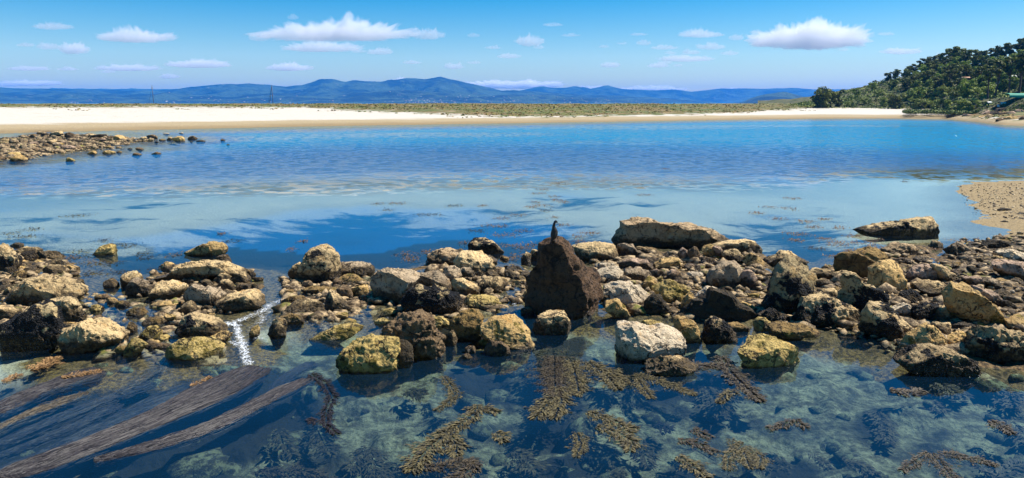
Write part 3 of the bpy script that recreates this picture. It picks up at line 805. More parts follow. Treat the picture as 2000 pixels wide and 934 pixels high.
for s_, d_ in (('950,590 1000,565 1060,570 1040,610 980,610', 'small grey stone'), ('890,630 940,610 1000,630 1065,690 1020,710 910,700', 'leaning shaded stone'),
               ('1050,600 1080,545 1160,530 1240,560 1240,610 1150,640 1060,660', 'rounded tan stone'), ('1235,550 1300,520 1400,520 1470,580 1430,640 1320,650 1240,600', 'rounded pale stone at the right corner'),
               ('1115,680 1140,620 1210,615 1280,660 1310,740 1200,770 1130,730', 'upright egg-shaped stone'), ('1320,690 1400,640 1480,650 1510,710 1480,750 1350,745', 'rounded tan cobble'),
               ('1500,660 1557,650 1600,700 1570,740 1510,730', 'small round cobble'), ('1100,760 1180,740 1300,760 1290,785 1150,800', 'flat tan stone'), ('760,670 890,635 900,700 820,720', 'small pitted stone')):
    rock('C', s_, 't', desc=d_, name='stone', cat='stone')
rock('C', '640,820 680,700 740,675 900,715 1060,730 1130,810 1110,870 1050,930 930,985 800,960 660,900', 'g', 'angular boulder with a sunlit sloping edge and a pitch black left side', key='the black-sided boulder', planes=[(-.45, -.85, -.05, .18), (.3, .1, .9, .6)], **B_)
rock('D', '1060,250 1130,160 1280,110 1340,70 1480,80 1557,95 1640,150 1665,190 1600,240 1450,290 1250,320 1120,300', 't', 'broad tan boulder beside the white cascade, nearest the foam', key='the boulder beside the cascade', planes=[(.3, -.9, -.1, .5)], **B_)
rock('D', '600,320 680,220 740,198 800,205 900,300 840,340 680,345', 't', 'rounded triangular tan stone in front of the black-sided boulder', name='stone', cat='stone')
rock('D', '270,230 350,195 480,185 590,210 570,240 400,240 300,260', 'o', desc='low flat ochre stone')
rock('D', '0,300 80,260 170,265 240,310 180,340 100,360 10,330', 'b', desc='flat purplish wet stone')
rock('D', '620,430 700,360 860,335 1000,360 1150,440 1150,540 1100,600 900,650 760,620 640,520', 'm', 'tan stone half crusted with black mussels above the green dome', key='the mussel-crusted stone', rough=1.4)
rock('D', '960,650 1080,560 1180,545 1270,590 1200,640 1060,680', 'o', 'flat orange-brown stone right of the mussel-crusted stone', name='stone', cat='stone')
rock('D', '490,790 560,700 660,650 780,630 920,660 1040,700 1110,760 1070,830 880,890 700,870 540,840', 'y', 'low dome covered in bright yellow-green and brown algae', key='the green dome', rough=.7)
for s_, m_, d_ in (('190,560 250,500 330,490 380,560 360,620 240,640 130,610', 'y', 'olive weedy mound'), ('190,430 260,380 400,370 460,430 380,460 220,470', 'b', 'wet brown stone'),
                   ('430,350 500,335 580,350 560,400 460,430', 'o', 'orange-topped wet stone'), ('10,670 80,620 170,650 230,700 150,780 0,850 -60,800', 'y', 'brown and green weedy mound'),
                   ('0,450 60,440 110,480 40,560 -40,540', 'b', 'wet brown hump')):
    rock('D', s_, m_, desc=d_, name='stone', cat='stone', rough=.7)
rock('F', '-90,620 -60,520 0,470 50,490 40,560 0,600', 'o', desc='foam-washed tan stone', name='stone', cat='stone')
# ---- middle left
rock('E', '380,460 450,380 540,330 560,400 540,520 430,490', 't', 'small slanting slab leaning on the left of the pyramid boulder')
rock('E', '530,400 570,280 600,225 760,175 870,140 930,170 1005,260 1010,350 985,480 940,570 700,575 570,530 530,470', 'm', 'tall blunt pyramid boulder, golden top and dark wet base, left of centre', key='the pyramid boulder', planes=[(.2, -.85, .5, .55)], **B_)
rock('E', '1000,350 1150,340 1330,335 1400,380 1420,430 1350,500 1180,490 990,490', 'g', 'long grey-tan rock just right of the pyramid boulder', **B_)
rock('E', '975,520 1100,490 1200,490 1320,540 1300,590 1070,590', 'b', desc='low wet rock')
rock('E', '980,680 1040,620 1100,615 1150,660 1170,730 1080,780 1010,750', 'd', desc='rough brown stone')
rock('E', '1180,640 1230,600 1350,600 1365,700 1280,750 1190,730', 'o', 'squarish golden stone touching the great black-fronted block', name='stone', cat='stone')
rock('E', '570,650 700,620 900,640 1000,620 980,690 760,710 600,690', 'b', 'wet ledge awash below the pyramid boulder', key='the wet ledge', drop=.1)
rock('E', '290,800 420,750 560,740 600,780 450,800 350,840', 'b', desc='rough stone in the rapids')
rock('E', '390,890 480,820 700,785 810,820 820,900 780,940 600,945 400,930', 't', 'flat oblong block at the head of the cascade', key='the flat oblong block')
rock('E', '840,900 860,790 890,705 1000,770 1100,840 1150,870 960,925', 't', 'flat-lying triangular slab with a sharp top left corner', key='the triangular slab', tk=.9)
rock('F', '150,540 200,440 250,400 330,400 375,480 370,570 300,630 200,620', 'm', 'small upright stone with a brown foot, right of the foam', key='the upright stone by the foam', name='stone', cat='stone')
for s_, m_, d_ in (('310,370 450,330 560,350 580,430 440,460 350,450', 'b', 'brown-green awash stone'), ('930,380 980,330 1090,320 1110,370 1000,400', 'o', 'brown algae stone'), ('1070,410 1130,390 1220,420 1190,450 1090,440', 'y', 'small green-edged stone'),
                   ('1440,430 1500,400 1570,390 1620,410 1580,450 1470,460', 'y', 'bright green stone'), ('1500,330 1560,290 1640,270 1700,300 1600,350', 'y', 'bright green mound')):
    rock('F', s_, m_, desc=d_, name='stone', cat='stone', drop=.1)
rock('F', '690,610 800,560 1000,490 1130,490 1250,520 1240,560 1100,620 820,660 720,640', 'y', 'flat stone with green algae and a pale end pierced by two dark holes', key='the flat algae stone')
# ---- centre
rock('I', '245,240 320,225 370,260 390,290 330,305 290,290', 't', desc='small tan stone')
rock('I', '420,190 480,110 600,120 740,170 820,240 790,280 620,295 430,285', 'm', 'dark-fronted boulder with a gold top edge, farthest of the centre cluster', key='the far dark-fronted boulder', planes=[(-.2, -.95, .1, .4)], **B_)
rock('I', '480,280 540,270 640,310 745,365 730,410 640,350', 'g', desc='long grey sliver')
rock('G', '820,300 860,250 960,195 1090,180 1180,205 1240,260 1220,310 1100,370 950,380 840,350', 'l', 'smooth oval boulder scored with slanting grooves', key='the grooved oval boulder', **B_)
rock('I', '230,430 330,310 450,290 560,295 650,350 720,440 745,520 700,580 610,560 480,540 320,500', 't', 'large sloping tan boulder in the middle of the centre cluster', key='the large sloping boulder', planes=[(.35, -.5, .8, .5)], **B_)
rock('I', '610,530 660,490 740,490 770,560 700,590 620,590', 't', desc='tan rock')
rock('I', '90,530 120,460 190,445 290,490 310,560 280,610 200,620 170,690 110,650', 'g', 'hollowed grey rock left of the large sloping boulder', key='the hollowed grey rock', rough=1.5)
rock('I', '300,500 340,470 440,460 480,510 470,600 400,590 320,600', 'g', desc='knobbly grey rock')
rock('I', '330,600 400,575 450,610 450,660 380,650', 't', desc='small tan stone')
rock('G', '580,520 700,490 850,480 940,470 1030,510 1100,600 1170,720 1090,750 900,700 700,650 600,560', 'g', 'dark-fronted slab with a curved sunlit rim, right behind the great black-fronted block', key='the curved-rim slab', planes=[(-.3, -.95, -.1, .15)], **B_)
rock('G', '110,640 150,550 260,480 380,455 500,440 620,440 760,470 640,620 580,680 560,820 400,860 200,830 110,740', 'g', 'great block with a pitch black front and a sunlit flat top in the centre', key='the great black-fronted block', planes=[(-.45, -.9, 0, .12), (.5, -.6, .6, .62), (0, 0, 1, .72)], **B_)
rock('I', '190,650 230,600 330,610 440,670 520,720 510,800 420,830 300,800 220,760', 't', 'tan boulder sloping right, dark on its left flank, below the hollowed grey rock', planes=[(-.6, -.8, .1, .4)], **B_)
rock('I', '520,680 600,600 720,590 840,600 870,650 830,720 720,770 640,760 560,740', 't', 'fan-shaped pale tan boulder above the rapids of the centre', key='the fan-shaped boulder', **B_)
for s_, m_, d_ in (('845,500 910,485 970,530 940,580 850,570', 't', 'round tan stone'), ('760,520 800,505 840,540 800,560', 'g', 'small grey stone'), ('850,460 960,440 1010,430 1050,470 960,500 870,480', 't', 'low tan stone'),
                   ('1030,540 1090,510 1190,520 1190,580 1100,570', 't', 'tan stone'), ('940,620 1050,610 1160,620 1150,660 1020,660', 'o', 'long ochre stone'), ('730,470 820,460 850,490 780,500', 'b', 'brown stone'),
                   ('960,560 1040,550 1110,590 1000,605', 'b', 'small brown stone'), ('1060,830 1090,740 1145,700 1145,830 1100,850', 'o', 'ochre stone')):
    rock('I', s_, m_, desc=d_, name='stone', cat='stone')
rock('I', '1045,340 1110,270 1160,300 1160,390 1060,395', 't', 'pale tan block standing in water left of the cormorant\'s rock', name='stone', cat='stone')
rock('I', '1150,300 1190,240 1270,250 1300,350 1210,380 1160,370', 'm', 'dark stone squeezed between the pale block and the cormorant\'s rock', name='stone', cat='stone')
rock('I', '360,860 420,820 600,810 720,820 760,870 740,900 600,930 430,960 370,930', 'y', 'low yellow-green slab with black holes along its top', key='the yellow-green slab', drop=.1)
rock('G', '580,740 620,660 760,650 850,670 920,650 1050,720 1160,740 1230,820 1290,900 1260,980 1100,1010 800,990 620,930 570,800', 'M', 'boulder black with mussels and weed below a sunlit tan crest', key='the mussel-black boulder', planes=[(-.1, -.98, .1, .35)], rough=1.3, **B_)
rock('H', '1110,160 1180,135 1260,125 1350,200 1330,250 1200,270', 'y', desc='olive block', name='stone', cat='stone')
rock('H', '590,320 650,240 740,170 860,115 980,120 1100,160 1180,270 1220,360 1200,430 1250,560 1260,640 1100,650 900,620 880,480 800,400 620,390', 'd', 'rugged dark brown boulder with crooked pale ribs', key='the rugged brown boulder', rough=2.0, **B_)
rock('H', '1200,300 1320,265 1430,310 1440,360 1430,480 1300,490 1210,400', 't', 'golden-topped block with a black front beside the rugged brown boulder', planes=[(0, -1, .15, .3)], name='stone', cat='stone')
rock('H', '690,520 740,430 830,430 890,500 910,640 850,730 760,740 700,640', 'k', 'black weedy rock between the yellow-green boulder and the rugged brown one', rough=1.4)
rock('H', '50,630 130,530 220,440 280,385 400,375 450,400 720,400 720,480 700,600 740,720 640,760 400,800 160,790 90,720', 'y', 'big yellow-green boulder with a bare tan cap at the front of the centre', key='the yellow-green boulder', rough=1.2, planes=[(0, -.8, .6, .6)], **B_)
rock('J', '200,370 330,270 420,240 490,245 550,310 560,430 580,560 440,600 300,580 210,480', 'b', 'rough brown rock left of the smooth golden boulder', rough=1.6)
rock('J', '580,420 700,350 870,325 960,340 1030,400 1140,520 1210,640 1180,690 1000,690 920,720 850,660 700,620 600,560', 'o', 'smooth golden boulder with a few black mussel spots, front centre', key='the smooth golden boulder', rough=.7, planes=[(.25, -.75, .6, .55), (-.8, -.5, 0, .7)], **B_)
rock('J', '590,690 670,615 800,620 880,680 900,740 780,790 640,770', 'd', desc='weedy brown stone', name='stone', cat='stone')
# ---- cormorant's rock
CR = rock('V', '125,650 135,540 180,400 222,290 270,225 325,196 375,205 440,245 505,310 545,370 600,430 675,545 690,660 640,760 500,800 400,790 200,770 130,740', 'c', 'tallest rock, a dark brown tower with a bird perched on top', key="the cormorant's rock", tk=.85, planes=[(-.5, -.86, .1, .26), (.88, -.46, .12, .5), (.2, -.6, .75, .72)], rough=1.5, box=2.3, under=0.0, size=0.9, fract=2, **B_)
rock('J', '1190,400 1260,310 1400,290 1540,280 1620,310 1640,400 1610,490 1450,530 1280,520 1200,470', 't', 'square flat-topped tan block with a green side below the bird\'s rock', key='the square block under the tower', planes=[(0, 0, 1, .6)], box=3.2)
# ---- slab and right bank, back rows
rock('K', '680,290 740,180 760,110 860,95 900,70 1080,70 1200,115 1400,130 1557,155 1646,160 1780,205 1966,240 1970,320 1886,365 1600,400 1300,410 1000,390 830,370 690,360', 'l', 'largest flat slab, long, layered and cracked, lying at the back of the right bank', key='the great layered slab', tk=.42, planes=[(-.12, -.97, -.2, .3), (0, .15, 1, .6)], rough=1.2, sub=6, **B_)
rock('K', '130,400 250,365 480,360 620,380 650,440 640,520 560,560 420,550 300,570 220,540', 't', 'broad tan boulder between the cormorant\'s rock and the great layered slab', key='the broad tan boulder', **B_)
rock('K', '680,470 680,380 760,360 840,370 900,440 1000,490 980,530 860,540 720,540', 'g', 'rounded olive-brown boulder under the left end of the great layered slab', key='the olive-brown boulder', planes=[(-.6, -.8, 0, .4)])
rock('K', '870,400 940,385 1050,420 1130,470 1040,500 950,470', 't', desc='small rough tan stone')
rock('K', '570,590 690,560 730,580 690,620 620,610', 't', desc='small tan stone')
rock('K', '385,640 450,590 560,580 650,600 650,650 500,670 400,680', 'w', desc='pale low stone')
rock('K', '700,600 760,555 900,540 1010,560 1110,640 1060,690 930,640 800,680 720,660', 'p', 'cracked purplish-grey boulder behind the flat grey speckled one', key='the cracked purplish boulder')
rock('K', '1010,560 1060,520 1150,530 1200,560 1160,600 1080,590', 'p', desc='small pinkish stone')
rock('K', '1210,520 1290,455 1380,460 1430,510 1380,540 1250,545', 'p', desc='pinkish domed stone')
rock('K', '1400,470 1455,410 1510,450 1530,540 1480,570 1420,520', 'p', desc='small pointed pinkish stone')
rock('K', '1120,600 1200,550 1350,540 1470,560 1470,620 1400,680 1200,680 1130,640', 'o', 'golden oblong stone with a black underside below the great layered slab', key='the golden oblong stone', planes=[(0, -1, -.1, .4)])
rock('K', '380,720 440,680 560,650 660,650 740,710 720,760 600,790 500,840 420,790', 'w', 'smooth pale loaf-shaped boulder right of the cormorant\'s rock', key='the loaf-shaped boulder')
rock('K', '720,760 780,680 900,655 1010,690 1080,740 1020,800 920,830 780,800', 'g', 'flat grey speckled boulder right of the loaf-shaped one', key='the flat grey boulder')
rock('K', '1050,710 1130,660 1180,690 1190,760 1120,790 1060,750', 'p', desc='knobbly pinkish stone')
rock('K', '1165,680 1230,680 1230,730 1190,740', 'p', desc='tiny pinkish stone')
rock('K', '1260,700 1330,670 1410,700 1440,790 1350,830 1270,790', 'p', desc='round brownish stone')
rock('K', '970,850 1040,760 1110,780 1140,850 1100,920 1000,910', 'o', desc='lumpy yellowish stone')
rock('K', '1140,780 1210,750 1225,800 1180,830', 'y', desc='tiny yellow stone')
rock('M', '570,380 700,340 960,315 1110,335 1160,440 1130,480 1040,440 880,460 700,450', 't', 'long golden slab behind the rubble, just right of the great layered slab', key='the long golden slab', tk=.5, planes=[(.2, -.95, -.1, .4)], **B_)
rock('M', '440,420 500,370 560,365 600,420 600,500 540,520 470,460', 'o', desc='yellowish upright stone')
rock('M', '570,380 680,390 710,460 690,540 620,500 600,440', 'p', desc='rough purplish stone')
rock('M', '285,440 340,390 430,440 430,500 390,560 330,590 290,540', 'd', 'dark brown upright stone under the right part of the great layered slab', key='the dark upright stone')
rock('M', '390,550 430,505 520,520 620,550 640,610 560,610 440,600', 'p', desc='brownish wedge')
rock('M', '700,460 780,420 860,430 950,520 960,560 880,600 760,570 710,520', 'm', 'dark grey rough rock in front of the long golden slab')
rock('M', '980,440 1020,410 1070,460 1060,490 990,480', 'g', desc='small grey stone')
rock('M', '950,520 1000,480 1060,480 1180,560 1250,610 1150,640 1020,620 950,580', 'o', 'yellow-brown wedge right of the dark grey rough rock', key='the yellow-brown wedge')
rock('M', '255,740 300,710 440,700 460,720 400,780 300,800', 'w', desc='pale flat-topped stone')
rock('M', '230,620 330,600 430,610 430,660 300,690 240,670', 'p', desc='striped pinkish stone')
rock('M', '530,780 560,700 640,640 770,590 840,580 890,620 920,700 935,800 900,880 750,920 600,890', 'g', 'large rounded grey boulder with a dark mussel patch in the middle of the right bank', key='the rounded grey boulder', planes=[(-.1, -.9, .3, .6)], **B_)
rock('M', '920,720 960,690 1040,690 1080,760 1130,890 1060,900 980,920 930,860', 'p', desc='gritty pinkish rock')
rock('M', '1060,730 1150,740 1240,760 1200,800 1110,790', 'o', desc='flat brown stone')
rock('Q', '0,320 100,250 150,210 200,170 250,190 340,260 460,320 380,360 200,370 60,380', 't', 'sharp little pyramid of tan rock at the back edge of the right bank', key='the small pyramid rock')
# ---- middle row
rock('L', '500,240 580,205 700,205 960,245 1010,310 1040,400 1040,480 900,520 790,510 700,430 560,350 490,300', 'w', 'broad flat tan boulder sloping to the right, right of the cormorant\'s rock', key='the broad sloping boulder', **B_)
rock('L', '520,460 600,390 650,400 730,480 820,600 760,640 640,590 540,530', 'o', 'spotted triangular stone at the right foot of the cormorant\'s rock', key='the spotted triangular stone')
rock('L', '1120,290 1220,230 1310,190 1400,240 1530,290 1510,360 1400,480 1280,490 1190,400', 'y', 'yellow-topped boulder with a hollow black left side in the right bank', key='the yellow-topped boulder', rough=1.3, **B_)
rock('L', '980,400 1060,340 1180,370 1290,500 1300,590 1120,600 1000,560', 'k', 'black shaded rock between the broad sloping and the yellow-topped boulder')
rock('N', '350,250 380,240 450,290 440,310 395,295', 'o', desc='tiny yellow stone')
rock('N', '360,380 460,310 500,260 560,255 640,290 600,360 530,430 440,400', 'w', desc='bright pale rock')
rock('N', '890,470 950,440 1060,490 1140,530 1120,580 1040,560 920,520', 'o', 'bright yellow-streaked slab on the right shoulder of the long black boulder', key='the yellow-streaked slab')
rock('N', '160,590 230,510 350,420 520,430 560,340 640,290 720,300 800,380 880,480 1000,540 1080,600 1000,690 700,690 400,660 200,640', 'k', 'long boulder wholly black on its shaded front in the middle of the right bank', key='the long black boulder', planes=[(-.15, -.98, 0, .2)], tk=.5, **B_)  # shade of the front comes from the black colour too
rock('N', '150,540 220,400 290,300 360,390 340,450 230,520', 'o', 'yellow-brown blade of rock leaning at the left end of the long black boulder')
rock('N', '1000,340 1150,340 1280,380 1240,420 1100,420', 'o', desc='flat brown stone')
rock('N', '1090,470 1200,470 1240,500 1180,550 1120,520', 'p', desc='small pale brown stone')
rock('N', '1200,600 1250,540 1310,530 1380,580 1490,610 1480,650 1380,690 1250,680', 'M', 'low hump crusted with mussels between the long black and the tall mussel boulder')
rock('N', '1090,700 1150,640 1220,650 1300,720 1280,790 1150,790 1100,760', 'y', 'small stone with a bright yellow top and black base at the water edge', name='stone', cat='stone')
rock('N', '120,650 250,655 350,720 430,830 430,900 300,940 180,920 110,780', 'o', 'rough tan rock in shallow water, left of a twin one', key='the rough tan twin', rough=1.5, **B_)
rock('N', '450,800 530,670 640,660 740,730 840,830 800,890 680,890 550,940 470,850', 'm', 'rough rock with dark weed patches, right one of two in the shallows', rough=1.6, **B_)
rock('O', '455,50 540,45 700,90 840,180 800,220 640,170 450,120', 'y', 'thin yellow-edged slab leaning behind the palest boulder', tk=.6)
rock('O', '200,130 280,115 440,130 560,180 740,190 900,270 1020,350 930,440 830,500 560,540 480,530 380,560 210,530 205,300', 'w', 'palest boulder, almost white, sloping right with a black left end', key='the palest boulder', planes=[(-.95, -.3, 0, .72), (.3, -.6, .75, .5)], **B_)
rock('O', '460,600 560,540 740,510 930,520 1060,570 1100,600 960,660 850,710 700,700 500,650', 't', 'flat scaly stone lying in front of the palest boulder', rough=1.4)
rock('P', '380,380 480,330 640,310 760,285 950,320 1050,370 1075,480 1100,530 1050,600 800,620 550,640 500,640 500,560 430,460', 'y', 'yellow algae boulder with a black right side, standing alone in the front pool', key='the yellow pool boulder', planes=[(.35, -.93, 0, .3), (-.4, -.5, .75, .55)], **B_)
rock('P', '770,100 960,100 1180,110 1390,200 1300,220 1150,200 1060,270 960,280 800,210', 'b', 'brown ledge just awash right of the small yellow-topped stone', drop=.1)
rock('P', '250,70 400,80 540,100 480,170 350,180', 'b', 'brown ledge just awash under the long black boulder', drop=.1)
# ---- right part
rock('Q', '500,420 600,395 720,405 790,470 760,540 620,530 590,470', 't', desc='rounded tan rock')
rock('Q', '590,560 700,535 790,590 760,640 640,630', 't', desc='tan stone')
rock('Q', '800,460 900,445 1030,445 1100,530 1090,570 960,560 850,600 810,560', 't', 'flat-topped tan block left of the dark green boulder')
rock('Q', '870,280 950,240 1050,225 1180,245 1340,330 1240,370 1250,500 1180,560 1040,470 870,440', 'b', 'dark green-brown boulder at the back edge of the right bank', key='the dark green boulder', planes=[(-.5, -.85, 0, .3)], **B_)
rock('Q', '510,740 560,650 760,640 830,720 900,760 910,800 800,780 680,770 600,790', 't', desc='tan hump')
rock('Q', '770,650 850,640 980,690 960,740 820,720', 'b', desc='brown wet stone')
rock('Q', '0,830 60,700 120,500 190,370 260,325 400,370 480,430 590,520 520,720 450,820 450,980 300,1015 100,980 0,900', 'M', 'tall boulder plastered with black mussels over a black block-like base', key='the tall mussel boulder', planes=[(-.2, -.97, .15, .4), (0, -.6, .8, .6)], **B_)
rock('Q', '950,560 1010,510 1070,520 1120,600 1250,650 1400,740 1420,800 1300,860 1220,950 1180,1080 960,1000 930,780 980,690', 'M', 'black mussel ridge sloping right between tan rocks of the right bank', key='the black mussel ridge', planes=[(-.7, -.7, 0, .3)], rough=1.3, **B_)
rock('R', '410,200 480,110 650,100 740,85 850,120 980,190 1110,290 1100,350 1050,440 850,450 700,430 400,390 370,330', 'm', 'barnacled grey boulder with a pale crest at the edge of the front pool', key='the barnacled boulder', rough=1.2, planes=[(0, -.9, .3, .6)], **B_)
rock('W', '475,230 560,185 600,185 640,230 600,300 510,310', 'b', desc='dark green rock')
rock('U', '350,650 450,605 590,580 710,590 750,720 790,830 800,930 700,960 500,930 390,910 380,760', 'o', 'tan block broken by straight cracks, with one black stone on it', key='the cracked block', planes=[(.2, -.8, .6, .45)], box=3.0, **B_)
rock('U', '430,500 560,420 720,370 900,365 915,440 1000,490 900,520 700,500 500,520', 'l', 'stack of thin dark layers at the back edge of the right bank', key='the layered stack', rough=1.6)
rock('U', '480,500 580,490 610,530 530,545', 't', desc='small tan stone')
rock('U', '900,520 1000,500 1100,530 1050,590 950,580', 'g', desc='pale grey-green stone')
rock('U', '330,540 500,530 560,570 500,600 380,580', 'p', desc='flat pinkish stone')
rock('U', '620,540 760,525 880,560 860,600 700,590', 'p', desc='flat pinkish rubble stone')
rock('U', '1090,620 1180,600 1270,640 1380,740 1410,800 1360,870 1250,850 1180,780 1150,680', 't', 'long rounded boulder sloping right behind the purplish-green one', key='the long rounded boulder', planes=[(-.6, -.7, -.3, .4)], **B_)
rock('U', '860,750 880,660 990,630 1080,625 1150,660 1150,780 1050,830 950,860 860,820', 'p', 'purplish boulder with green algae on its right edge', key='the purplish-green boulder', **B_)
rock('U', '255,190 400,150 600,120 790,90 950,60 1080,45 1125,60 1165,210 1130,260 950,270 600,250 380,240', 'm', 'dark wedge-shaped rock rising to the right, alone in calm water by the sandy spit', key='the dark wedge in the water', tk=.45, planes=[(-.05, -.99, .1, .3)], **B_)
rock('U', '1080,390 1150,320 1200,320 1275,370 1260,400 1150,410', 't', 'small tan stone in water right of the dark wedge', name='stone', cat='stone')
rock('U', '1300,430 1370,370 1450,340 1520,370 1600,430 1660,450 1600,480 1540,510 1400,515', 'g', 'rounded boulder with a white waterline in the inlet by the spit', key='the rounded inlet boulder')
rock('W', '680,500 750,488 800,510 810,550 740,570 700,540', 'w', desc='pale flat rock')
rock('W', '835,390 890,370 960,380 1020,420 980,460 900,450 840,420', 't', 'pale tan boulder with a blunt left end below the purplish-green boulder', key='the blunt pale boulder')
rock('W', '735,440 790,420 850,450 860,490 800,505 740,480', 'M', 'round cushion of black mussels left of the blunt pale boulder')
rock('W', '810,520 880,500 970,515 975,550 900,590 830,600', 'M', desc='black mussel-covered rock', name='rock')
rock('W', '930,520 1000,510 1060,540 1075,570 1000,600 905,605', 't', desc='tan rock')
rock('W', '545,560 560,510 600,485 650,490 720,560 770,620 800,690 700,700 620,690 545,640', 'm', 'tall tan rock with a square mussel patch, its left side in black shade', key='the mussel-patch rock', planes=[(-.75, -.6, 0, .35), (.3, -.7, .6, .5)], **B_)
rock('W', '900,605 1000,600 1005,650 990,690 950,680', 't', desc='block with a dark left side')
rock('W', '735,740 790,670 880,615 930,650 980,750 900,760 800,740', 'o', 'golden triangular rock behind the oval shore boulder', key='the golden triangle', planes=[(-.6, -.8, 0, .55)], **B_)
rock('W', '745,780 800,745 880,740 1000,755 1100,800 1140,850 1100,900 960,905 820,870 750,820', 'm', 'oval boulder with a pale rim and dark pitted face at the pool edge', key='the oval shore boulder', planes=[(0, -.9, .3, .6)], **B_)
rock('W', '985,745 1080,730 1110,780 1020,780', 'p', desc='low pale stone')
rock('W', '970,480 1040,400 1080,385 1150,430 1250,530 1340,620 1290,635 1180,590 1060,550 980,500', 'o', 'long beam of rock slanting down to the right with a white barnacle patch', key='the slanting beam', planes=[(-.3, -.9, -.3, .35)], tk=.5, **B_)
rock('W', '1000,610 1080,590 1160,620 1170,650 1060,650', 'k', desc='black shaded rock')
rock('W', '980,690 1050,650 1150,660 1180,700 1100,740 1000,730', 'o', 'low golden-brown crumbly rock behind the oval shore boulder', rough=1.5)
rock('W', '1120,740 1170,680 1230,620 1330,640 1460,660 1480,800 1300,830 1180,800', 'm', 'broad crusty shelf with mussel patches at the right edge of the pool', key='the crusty shelf', rough=1.3, **B_)
rock('W', '1310,600 1415,560 1480,640 1350,650', 'o', desc='brownish rock')
for s_, m_, d_, l_ in (('865,170 950,150 1060,180 1110,150 1220,125 1330,150 1500,190 1400,220 1200,245 1000,240 870,200', 'k', '', 'jagged black rock lying across the foot of the sandy spit'),
   ('1420,250 1557,200 1640,270 1470,280', 'k', 'black rock', None), ('1200,270 1300,230 1450,250 1557,300 1640,370 1400,390 1280,310', 'w', '', 'flat smooth pale slab beside the orange-sided rock'),
   ('1000,310 1100,290 1190,290 1170,330 1060,330', 'w', 'small pale stone', None), ('1180,330 1230,310 1350,350 1350,380 1250,390 1190,370', 'o', '', 'small rock with an orange side below the sandy spit'),
   ('880,370 900,340 1000,330 1070,370 1050,400 900,410', 't', 'tan stone with a dark left side', None), ('1060,340 1170,350 1180,400 1080,410', 'p', 'small pinkish stone', None),
   ('600,420 740,390 830,430 840,480 700,480 620,460', 'b', 'low brown rock', None), ('1000,430 1060,410 1150,450 1140,485 1030,480', 'g', 'small grey-topped stone', None),
   ('660,490 780,480 800,560 720,560', 'd', 'dark brown stone', None), ('840,500 880,450 950,450 1010,500 950,560 870,550', 'k', '', 'round black stone in the hollow of the right bank'),
   ('1180,430 1300,390 1450,400 1600,400 1640,640 1480,640 1350,560 1210,470', 'p', '', 'large cracked tan rock at the right edge, above a black gap'),
   ('950,530 1020,510 1080,540 1040,570 980,565', 'o', 'small ochre stone', None), ('820,590 900,570 1000,570 1070,680 980,720 880,670', 'p', 'greyish-pink rock', None),
   ('700,640 780,590 840,610 850,670 720,700', 'p', 'greyish-pink stone', None), ('1040,610 1140,570 1240,620 1340,720 1280,730 1130,690', 'g', '', 'grey wedge with a dark left end in the right bank'),
   ('1230,600 1330,590 1400,660 1300,650', 'o', 'yellow-brown stone', None), ('1380,740 1430,730 1450,770 1400,780', 'w', '', 'small white pebble-like stone near the right edge'),
   ('1440,690 1557,700 1600,750 1450,750', 'p', 'flat brown stone', None), ('1200,740 1350,730 1420,800 1440,870 1350,850 1290,800', 'g', 'grey-brown rock', None),
   ('890,710 1000,700 1200,770 1290,860 1290,960 1180,900 1000,800', 'p', '', 'pinkish rough rock lying along the slanting beam'), ('1470,830 1557,800 1620,880 1490,870', 't', 'tan stone', None),
   ('1290,870 1370,860 1470,950 1460,1010 1330,960', 'k', 'dark rock', None)):
    rock('S', s_, m_, l_, desc=d_)
rock('Z', '1948,409 1955,407 1972,408 1975,411 1968,414 1950,413', 'k', 'flat black stone, largest one lying on the sandy spit', name='stone', cat='stone')
rock('Z', '1987,418 1998,416 2004,421 1990,422', 'k', 'black stone on the sandy spit at the right edge', name='stone', cat='stone')
rock('Z', '1955,433 1962,431 1971,434 1966,436 1957,435', 'k', 'smallest black stone on the sandy spit', name='stone', cat='stone')
